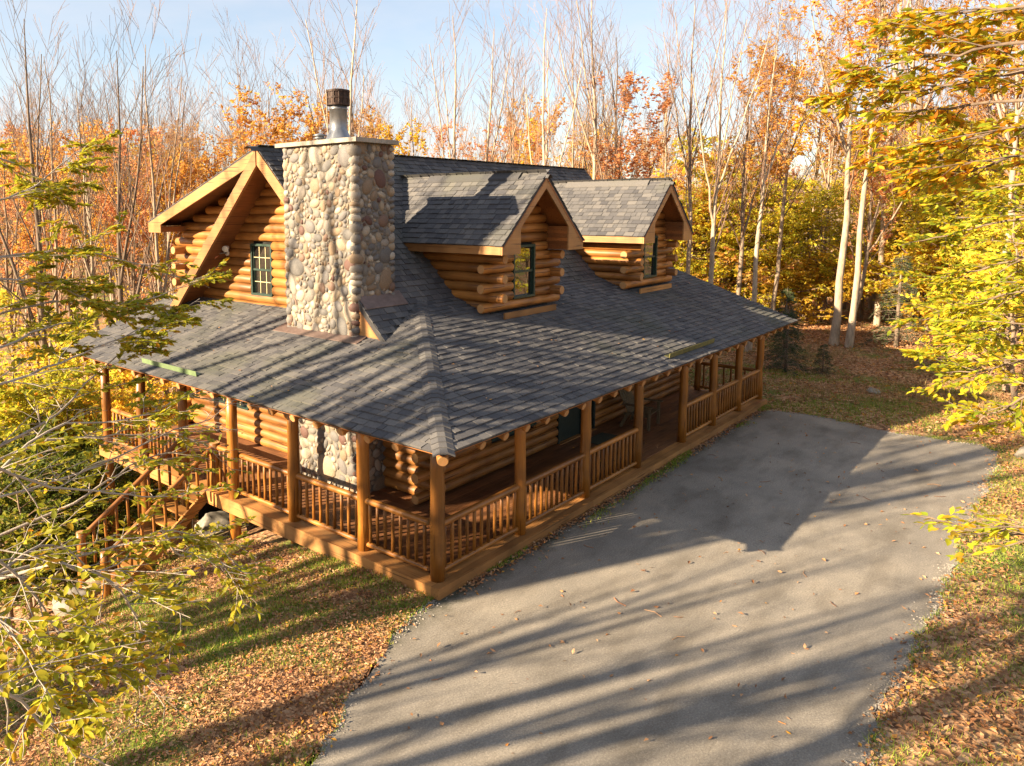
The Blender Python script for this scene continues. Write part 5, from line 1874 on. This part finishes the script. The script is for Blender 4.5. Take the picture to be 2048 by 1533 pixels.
def beech(name, label, root_xy, branches, leafmat, leafmat_o, nleaf, size, seed, r_base, nsingle, height, per=(9, 5), dens=None, barkm='branch_pale'):
    """a near beech: trunk outside the frame, long level branches reaching in, alternate leaves on fine zigzag twigs"""
    rng = np.random.default_rng(seed)
    rx, ry = root_xy
    gz = float(ground_z(rx, ry))
    t = thing(name, label, 'tree', (rx, ry, gz))
    org = np.array([rx, ry, gz])
    tb = MB().tube(np.array([(0, 0, -0.3), (0.05, 0.02, height * 0.4), (-0.03, 0.05, height * 0.75), (0.02, 0, height)]), [0.13, 0.10, 0.07, 0.02], 10)
    tb.build('trunk', M['bark'], t, True)
    cb = MB()
    main = []
    for pts in branches:
        P = np.array(pts)
        # resample to 12 points with a smooth path
        s = np.concatenate([[0], np.cumsum(np.linalg.norm(np.diff(P, axis=0), axis=1))])
        q = np.linspace(0, s[-1], 14)
        R = np.stack([np.interp(q, s, P[:, c]) for c in range(3)], 1)
        R[1:-1] = (R[:-2] + 2 * R[1:-1] + R[2:]) / 4
        R += rng.normal(0, 0.006, R.shape)
        main.append(R)
        # join to the trunk
        d0 = R[0] - org
        if math.hypot(d0[0], d0[1]) < 3.0:
            h = min(height * 0.95, max(0.5, d0[2] - 0.35 * math.hypot(d0[0], d0[1])))
            J = np.array([(rx, ry, gz + h), (R[0] * 0.5 + np.array([rx, ry, gz + h]) * 0.5) + (0, 0, 0.08), R[0]])
            V, F = tubes(J[None], np.array([[r_base * 1.7, r_base * 1.3, r_base]]), 6)
            cb.add(V - org, F)
    P0 = np.array(main)
    R0 = np.broadcast_to(r_base * (1 - 0.72 * np.linspace(0, 1, 14)), P0.shape[:2]).copy()
    V, F = tubes(P0, R0, 6)
    cb.add(V - org, F)
    P1, R1 = spawn(rng, P0, R0, per[0], 0.02, 1.0, (0.35, 0.75), 0.75, 0.04, 7, 0.55, 0.10, flat=0.35, curl=-0.05)
    R1 = np.maximum(R1, 0.0022)
    V, F = tubes(P1, R1, 5)
    cb.add(V - org, F)
    P2, R2 = spawn(rng, P1, R1, per[1], 0.1, 1.0, (0.14, 0.34), 0.7, 0.02, 5, 0.6, 0.12, flat=0.3, curl=-0.05)
    R2 = np.maximum(R2, 0.0013)
    V, F = tubes(P2, R2, 4)
    cb.add(V - org, F)
    cb.build('branches', M[barkm], t, True)
    pa, ta = along(rng, P2, int(nleaf * 0.8), 0.1)
    pb, tb_ = along(rng, P1, nleaf - int(nleaf * 0.8), 0.3)
    pos, td = np.concatenate([pa, pb]), np.concatenate([ta, tb_])
    if dens is not None:
        keep = dens(pos, rng)
        pos, td = pos[keep], td[keep]
    V, T3, Q4 = leaf_full(rng, pos, td, size)
    n = len(pos)
    order = np.argsort(np.linalg.norm(pos - CAM, axis=1))
    # leaves in view that show largest: single leaves
    rel = pos - CAM
    zf_ = rel @ np.array(C_FWD)
    uu = 845 + 1522 * (rel @ np.array(C_RIGHT)) / np.maximum(zf_, .01)
    vv = 588 - 1522 * (rel @ np.array(C_UP)) / np.maximum(zf_, .01)
    seen = (zf_ > 0.3) & (uu > 0) & (uu < 2048) & (vv > 0) & (vv < 1533)
    single = [k for k in order if seen[k]][:nsingle]
    mask = np.ones(n, bool)
    mask[single] = False
    for k in single:
        b = MB().add(V[k] - pos[k], [(0, 1, 4), (2, 3, 5), (0, 7, 1), (2, 6, 3), (1, 2, 5, 4), (1, 7, 6, 2)])
        o = link('leaf', b.data('leaf', M[leafmat_o], True), t, tuple(pos[k] - org))
    m = np.where(mask)[0]
    Vr = (V[m] - org).reshape(-1, 3)
    b8 = np.arange(len(m))[:, None] * 8
    b = MB().add(Vr, np.concatenate([b8 + np.array([q]) for q in ([0, 1, 4], [2, 3, 5], [0, 7, 1], [2, 6, 3])]))
    b.f.append(np.concatenate([b8 + np.array([q]) for q in ([1, 2, 5, 4], [1, 7, 6, 2])]))
    b.mi.append(np.zeros(2 * len(m), int))
    tag(b.build('foliage', M[leafmat], t, True), kind='stuff')
    return t


def low_density(pos, rng):
    return (pos[:, 0] > -2.4) | (rng.uniform(0, 1, len(pos)) < 0.22)


def left_density(pos, rng):
    # patchy: leafy sprays towards the branch tips, bare stretches near the stem
    g = np.sin(pos[:, 0] * 4.1 + 1.0) + np.sin(pos[:, 1] * 3.3) + np.sin(pos[:, 2] * 5.3 + 0.6)
    dist = np.hypot(pos[:, 0] + 8.9, pos[:, 1] + 1.2)
    p = np.clip((dist - 1.9) / 0.9, 0.05, 1)
    p = np.where(pos[:, 2] > 4.9, 1.0, p)
    p = np.where(pos[:, 2] < 4.25, p * 0.3, p)
    return (g + rng.normal(0, 0.6, len(pos)) > np.where(pos[:, 2] > 4.9, -0.95, -0.75)) & (rng.uniform(0, 1, len(pos)) < p)


beech('beech_tree', 'near beech with pale crooked twigs and yellow-green leaves reaching over the lawn', (-8.9, -1.2), LEFT_BRANCHES, 'leaf_greeny', 'leaf_greeny_o', 30000, (0.04, 0.07), 61, 0.0095, 296, 7.0, (11, 4), left_density)
beech('beech_tree', 'near beech with orange and yellow leaves entering the picture at the upper right', (-3.2, -8.6), RIGHT_BRANCHES, 'leaf_beech', 'leaf_beech_o', 4600, (0.042, 0.075), 62, 0.011, 296, 8.2, (10, 5), None, 'bark_dark')
beech('beech_tree', 'yellow-green beech overhanging the right driveway edge below the orange branches', (1.0, -9.3), LOW_BRANCHES, 'leaf_low', 'leaf_low_o', 8200, (0.05, 0.085), 63, 0.014, 200, 7.0, (11, 6), low_density, 'bark_dark')

# ------------------------------------------------------------------ far house, distant wood
x, y = at(1950, 66)
hz = gz1(x, y)
fh = thing('house', 'distant grey-roofed house showing through the yellow leaves', 'house', (x, y, hz), 0.3)
MB().box((-4, -5, 0), (4, 5, 3.6)).build('wall', M['far_wall'], fh)
MB().prism([(-4.6, -5.4, 3.4), (0, -5.4, 5.6), (4.6, -5.4, 3.4), (4.4, -5.4, 3.25), (-4.4, -5.4, 3.25)], (0, 10.8, 0)).build('roof', M['grey_roof'], fh)
MB().box((-4.68, -5.45, 3.12), (-4.6, 5.45, 3.38)).build('gutter', M['white'], fh)
for yy in (-3.2, -0.6, 2.2):
    w_ = MB().box((-4.06, yy, 1.0), (-4.0, yy + 1.1, 2.4)).build('window', M['white'], fh)
    MB().box((-4.08, yy + 0.1, 1.1), (-4.061, yy + 1.0, 2.3)).build('pane', M['glass'], w_)

DR = np.random.default_rng(91)
n = 420
uu = DR.uniform(-150, 2250, n)
dd = DR.uniform(92, 165, n)
X, Y = np.array([at(a, b_) for a, b_ in zip(uu, dd)]).T
Z = ground_z(X, Y)
H = DR.uniform(7, 12, n)
s = np.linspace(0, 1, 5)
P0 = np.stack([X[:, None] + np.cumsum(DR.normal(0, 0.2, (n, 5)), 1), Y[:, None] + np.cumsum(DR.normal(0, 0.2, (n, 5)), 1), Z[:, None] - 0.5 + H[:, None] * s], -1)
R0 = np.broadcast_to(0.15 * (1 - 0.8 * s), (n, 5)).copy()
b = MB()
V, F = tubes(P0, R0, 4)
b.add(V, F)
P1, R1 = spawn(DR, P0, R0, 16, 0.2, 1.0, (4.0, 6.5), 0.6, 0.4, 4, 0.4, 0.1)
V, F = tubes(P1, R1, 3)
b.add(V, F)
P2, R2 = spawn(DR, P1, R1, 5, 0.2, 1.0, (1.4, 2.6), 0.6, 0.2, 3, 0.6, 0.1)
V, F = tubes(P2, np.maximum(R2, 0.012), 3)
b.add(V, F)
tag(b.build('distant_woods', M['bark']), 'hazy mass of bare trunks deep in the wood', kind='stuff')
pos, td = along(DR, P2, 42000)
keep = np.sin(pos[:, 0] * 0.35) + np.sin(pos[:, 1] * 0.4) + DR.normal(0, 0.7, len(pos)) > -0.3
V, F = leaf_cards(DR, pos[keep], td[keep], (0.25, 0.45))
tag(MB().add(V, F).build('distant_foliage', M['leaf_orange']), 'orange foliage on the far trees of the wood', kind='stuff')
n = 17000
u_, d_ = DR.uniform(-120, 2200, n), 50 + 80 * DR.uniform(0, 1, n) ** 1.3
X, Y = np.array([at(a, b_) for a, b_ in zip(u_, d_)]).T
cl = np.sin(X * 0.45) + np.sin(Y * 0.5 + 1) + np.sin(X * 0.21 + Y * 0.33)
keep = cl + DR.normal(0, 0.5, n) > 0.2
X, Y, cl = X[keep], Y[keep], cl[keep]
pos = np.stack([X, Y, ground_z(X, Y) + DR.uniform(0.1, 1, len(X)) ** 1.2 * (1.2 + 1.3 * np.clip(cl, 0, 3))], 1)
V, F = leaf_cards(DR, pos, DR.normal(0, 1, pos.shape), (0.25, 0.42))
tag(MB().add(V, F).build('undergrowth', M['leaf_gold']), 'golden undergrowth deep between the trunks', kind='stuff')

# ------------------------------------------------------------------ leaf litter and grass
LR_ = np.random.default_rng(123)


def scatter(n, box, keep=None):
    x = LR_.uniform(box[0], box[1], n)
    y = LR_.uniform(box[2], box[3], n)
    m = ~in_poly(x, y, DRV_NP)
    m &= ~((x > -0.15) & (y > -0.15) & (x < 15.6))
    if keep is not None:
        m &= keep(x, y)
    return x[m], y[m]


def grassy(x, y):
    return vnoise(x, y, 1.6, 31) + 0.6 * vnoise(x, y, 4.5, 32)


def litter_mesh(x, y, size, lift=0.012, z=None):
    n = len(x)
    zz = (ground_z(x, y) if z is None else np.full(n, z)) + LR_.uniform(0.0, 0.035, n) + lift
    pos = np.stack([x, y, zz], 1)
    a = LR_.uniform(0, 2 * PI, n)
    ax = np.stack([np.cos(a), np.sin(a), LR_.normal(0, 0.28, n)], 1)
    ax = norm(ax)
    up = norm(np.array([0, 0, 1.0]) + LR_.normal(0, 0.38, (n, 3)))
    sd = norm(np.cross(ax, up))
    up = np.cross(sd, ax)
    L = LR_.uniform(size[0], size[1], n)[:, None]
    W = L * LR_.uniform(0.35, 0.6, (n, 1))
    c = L * LR_.uniform(-0.05, 0.3, (n, 1))
    V = np.stack([pos, pos + ax * L * 0.5 + sd * W * 0.5 + up * c, pos + ax * L + up * L * LR_.uniform(-0.1, 0.2, (n, 1)), pos + ax * L * 0.45 - sd * W * 0.5 + up * c], 1)
    b = np.arange(n)[:, None] * 4
    return V.reshape(-1, 3), np.concatenate([b + np.array([[0, 2, 1]]), b + np.array([[0, 3, 2]])])


def blades(x, y, h, spread=0.4):
    n = len(x)
    base = np.stack([x, y, ground_z(x, y) - 0.005], 1)
    a = LR_.uniform(0, 2 * PI, n)
    sd = np.stack([np.cos(a), np.sin(a), np.zeros(n)], 1)
    H = LR_.uniform(h[0], h[1], n)[:, None]
    tip = base + np.stack([LR_.normal(0, spread, n), LR_.normal(0, spread, n), np.ones(n)], 1) * H
    w = 0.006 * LR_.uniform(0.7, 1.4, (n, 1))
    V = np.stack([base - sd * w, base + sd * w, tip], 1)
    return V.reshape(-1, 3), np.arange(n)[:, None] * 3 + np.array([[0, 1, 2]])


lb, gb = MB(), MB()
lawnp = lambda x, y: (0.936 * y - 0.352 * x > -3.5) & (x < 0.6 + 0.2 * y)
x, y = scatter(115000, (-8, 2.4, -4.2, 6.5), lawnp)
k = LR_.uniform(0, 1, len(x)) < np.clip(0.8 - 1.3 * grassy(x, y), 0.2, 1)
lb.add(*litter_mesh(x[k], y[k], (0.03, 0.07)))
x, y = scatter(26000, (-8, 2.4, 6.5, 13), None)
lb.add(*litter_mesh(x, y, (0.06, 0.11)))
x, y = scatter(30000, (-3, 16, -10.5, -5.6))
k = LR_.uniform(0, 1, len(x)) < np.clip(0.5 - 1.3 * grassy(x, y), 0.12, 1)
lb.add(*litter_mesh(x[k], y[k], (0.05, 0.10)))
x, y = scatter(52000, (15.2, 32, -9, 7))
k = LR_.uniform(0, 1, len(x)) < np.clip(0.65 - 0.6 * grassy(x, y), 0.1, 1)
lb.add(*litter_mesh(x[k], y[k], (0.07, 0.13)))
x, y = scatter(26000, (26, 48, -8, 16))
lb.add(*litter_mesh(x, y, (0.09, 0.16)))
tag(lb.build('leaf_litter', M['litter']), 'brown fallen leaves covering the lawn and wood floor', kind='stuff')
x, y = scatter(230000, (-8, 2.4, -4.2, 7.5), lawnp)
k = grassy(x, y) + LR_.normal(0, 0.22, len(x)) > 0.0
gb.add(*blades(x[k], y[k], (0.035, 0.10)))
x, y = scatter(50000, (-3, 16, -10.5, -5.6))
k = grassy(x, y) + LR_.normal(0, 0.22, len(x)) > -0.3
gb.add(*blades(x[k], y[k], (0.035, 0.10)))
x, y = scatter(60000, (15.0, 25, -8, 2.5))
k = (grassy(x, y) + LR_.normal(0, 0.25, len(x)) > 0.12) & (x < 21)
gb.add(*blades(x[k], y[k], (0.05, 0.13)))
tag(gb.build('grass', M['grass']), 'short green grass between the fallen leaves', kind='stuff')
x, y = scatter(16000, (17, 27, -6, 3.0))
k = grassy(x * 0.7 + 3, y * 0.7) + LR_.normal(0, 0.2, len(x)) > 0.25
tag(MB().add(*blades(x[k], y[k], (0.10, 0.32), 0.5)).build('dry_grass', M['drygrass']), 'tufts of dry tan grass on the bank beyond the driveway', kind='stuff')

# stray leaves on the asphalt, drifts along the porch and on the deck
x = LR_.uniform(-3, 15, 900)
y = LR_.uniform(-6, -0.2, 900)
m = in_poly(x, y, DRV_NP) & (LR_.uniform(0, 1, 900) < 0.36)
x, y = x[m], y[m]
xe = LR_.uniform(0.2, 15.2, 1500)
ye = -0.18 - np.abs(LR_.normal(0, 0.10, 1500))
b = MB().add(*litter_mesh(np.concatenate([x, xe]), np.concatenate([y, ye]), (0.05, 0.10), 0.0, -0.178))
b.add(*litter_mesh(LR_.uniform(5, 15, 60), LR_.uniform(0.3, 2.0, 60), (0.05, 0.09), 0.0, 0.004))
x, y = LR_.uniform(1, 15.5, 90), LR_.uniform(-0.6, 3.2, 90)
k = (x > y)
V, F = litter_mesh(x[k], y[k], (0.05, 0.10), 0.0, 0.0)
V[:, 2] = V[:, 2] * 0.4 + np.repeat(zf(0, y[k]) + 0.03, 4)
b.add(V, F)
x, y = LR_.uniform(-0.6, 2.2, 60), LR_.uniform(0, 11, 60)
k = (y > x) & ~((x > 1.4) & (y > 2.8))
V, F = litter_mesh(x[k], y[k], (0.05, 0.09), 0.0, 0.0)
V[:, 2] = V[:, 2] * 0.4 + np.repeat(zg(x[k]) + 0.03, 4)
b.add(V, F)
# broken twigs
for _ in range(30):
    x0, y0 = LR_.uniform(-2, 14), LR_.uniform(-5.6, -0.3)
    a, L = LR_.uniform(0, 6.28), LR_.uniform(0.08, 0.32)
    b.tube([(x0, y0, -0.172), (x0 + math.cos(a) * L * 0.5, y0 + math.sin(a) * L * 0.5, -0.165), (x0 + math.cos(a + 0.3) * L, y0 + math.sin(a + 0.3) * L, -0.17)], 0.005, 4)
tag(b.build('fallen_leaves', M['litter']), 'single fallen leaves and twigs on the asphalt, roof and porch edge', kind='stuff')
xs, ys = LR_.uniform(1, 15.4, 9000), -0.16 - np.abs(LR_.normal(0, 0.16, 9000))
k = vnoise(xs, ys * 3, 2.0, 50) > 0.12
V, F = blades(xs[k], ys[k], (0.02, 0.07))
V[:, 2] += 0.036
tag(MB().add(V, F).build('edge_grass', M['grass']), 'moss and grass tufts along the porch edge of the driveway', kind='stuff')

# crumbling driveway edge: gravel and drifted leaves
def edge_points(n, inner, outer):
    P, Q = DRV_NP, np.roll(DRV_NP, -1, 0)
    i = LR_.integers(0, len(P), n)
    t = LR_.uniform(0, 1, (n, 1))
    d = norm(Q[i] - P[i])
    nr = np.stack([d[:, 1], -d[:, 0]], 1)
    o = LR_.uniform(-1, 1, n)
    o = np.where(o < 0, o * inner, o * outer) * np.abs(LR_.normal(0, 0.6, n))
    p = P[i] + (Q[i] - P[i]) * t + nr * o[:, None]
    m = (p[:, 0] > -8) & (p[:, 0] < 16) & (p[:, 1] > -9) & ~((p[:, 1] > -0.2) & (p[:, 0] > -0.2))
    return p[m, 0], p[m, 1]


x, y = edge_points(26000, 0.22, 0.22)
k = vnoise(x, y, 3.0, 61) > -0.25
x, y = x[k], y[k]
z = np.where(in_poly(x, y, DRV_NP), -0.178, ground_z(x, y) + 0.004)
r = LR_.uniform(0.006, 0.02, len(x))
O6 = np.array([(1, 0, 0), (0, 1, 0), (-1, 0, 0), (0, -1, 0), (0, 0, 0.7), (0, 0, -0.5)])
V = np.stack([x, y, z], 1)[:, None] + O6[None] * r[:, None, None] * LR_.uniform(0.6, 1.3, (len(x), 6, 1))
b6 = np.arange(len(x))[:, None] * 6
tri = [(0, 1, 4), (1, 2, 4), (2, 3, 4), (3, 0, 4), (1, 0, 5), (2, 1, 5), (3, 2, 5), (0, 3, 5)]
tag(MB().add(V.reshape(-1, 3), np.concatenate([b6 + np.array([q]) for q in tri])).build('gravel', M['gravel']), 'loose gravel along the crumbling driveway edge', kind='stuff')
x, y = edge_points(5000, 0.30, 0.25)
k = vnoise(x, y, 1.4, 62) > -0.1
x, y = x[k], y[k]
z = np.where(in_poly(x, y, DRV_NP), -0.178, ground_z(x, y) + 0.012)
V, F = litter_mesh(x, y, (0.035, 0.085), 0.0, 0.0)
V[:, 2] += np.repeat(z, 4)
tag(MB().add(V, F).build('edge_leaves', M['litter']), 'brown leaves drifted along the driveway edge', kind='stuff')
x, y = edge_points(14000, 0.10, 0.25)
k = vnoise(x, y, 2.2, 63) > 0.0
tag(MB().add(*blades(x[k], y[k], (0.03, 0.11))).build('edge_turf', M['grass']), 'grass creeping over the driveway edge', kind='stuff')
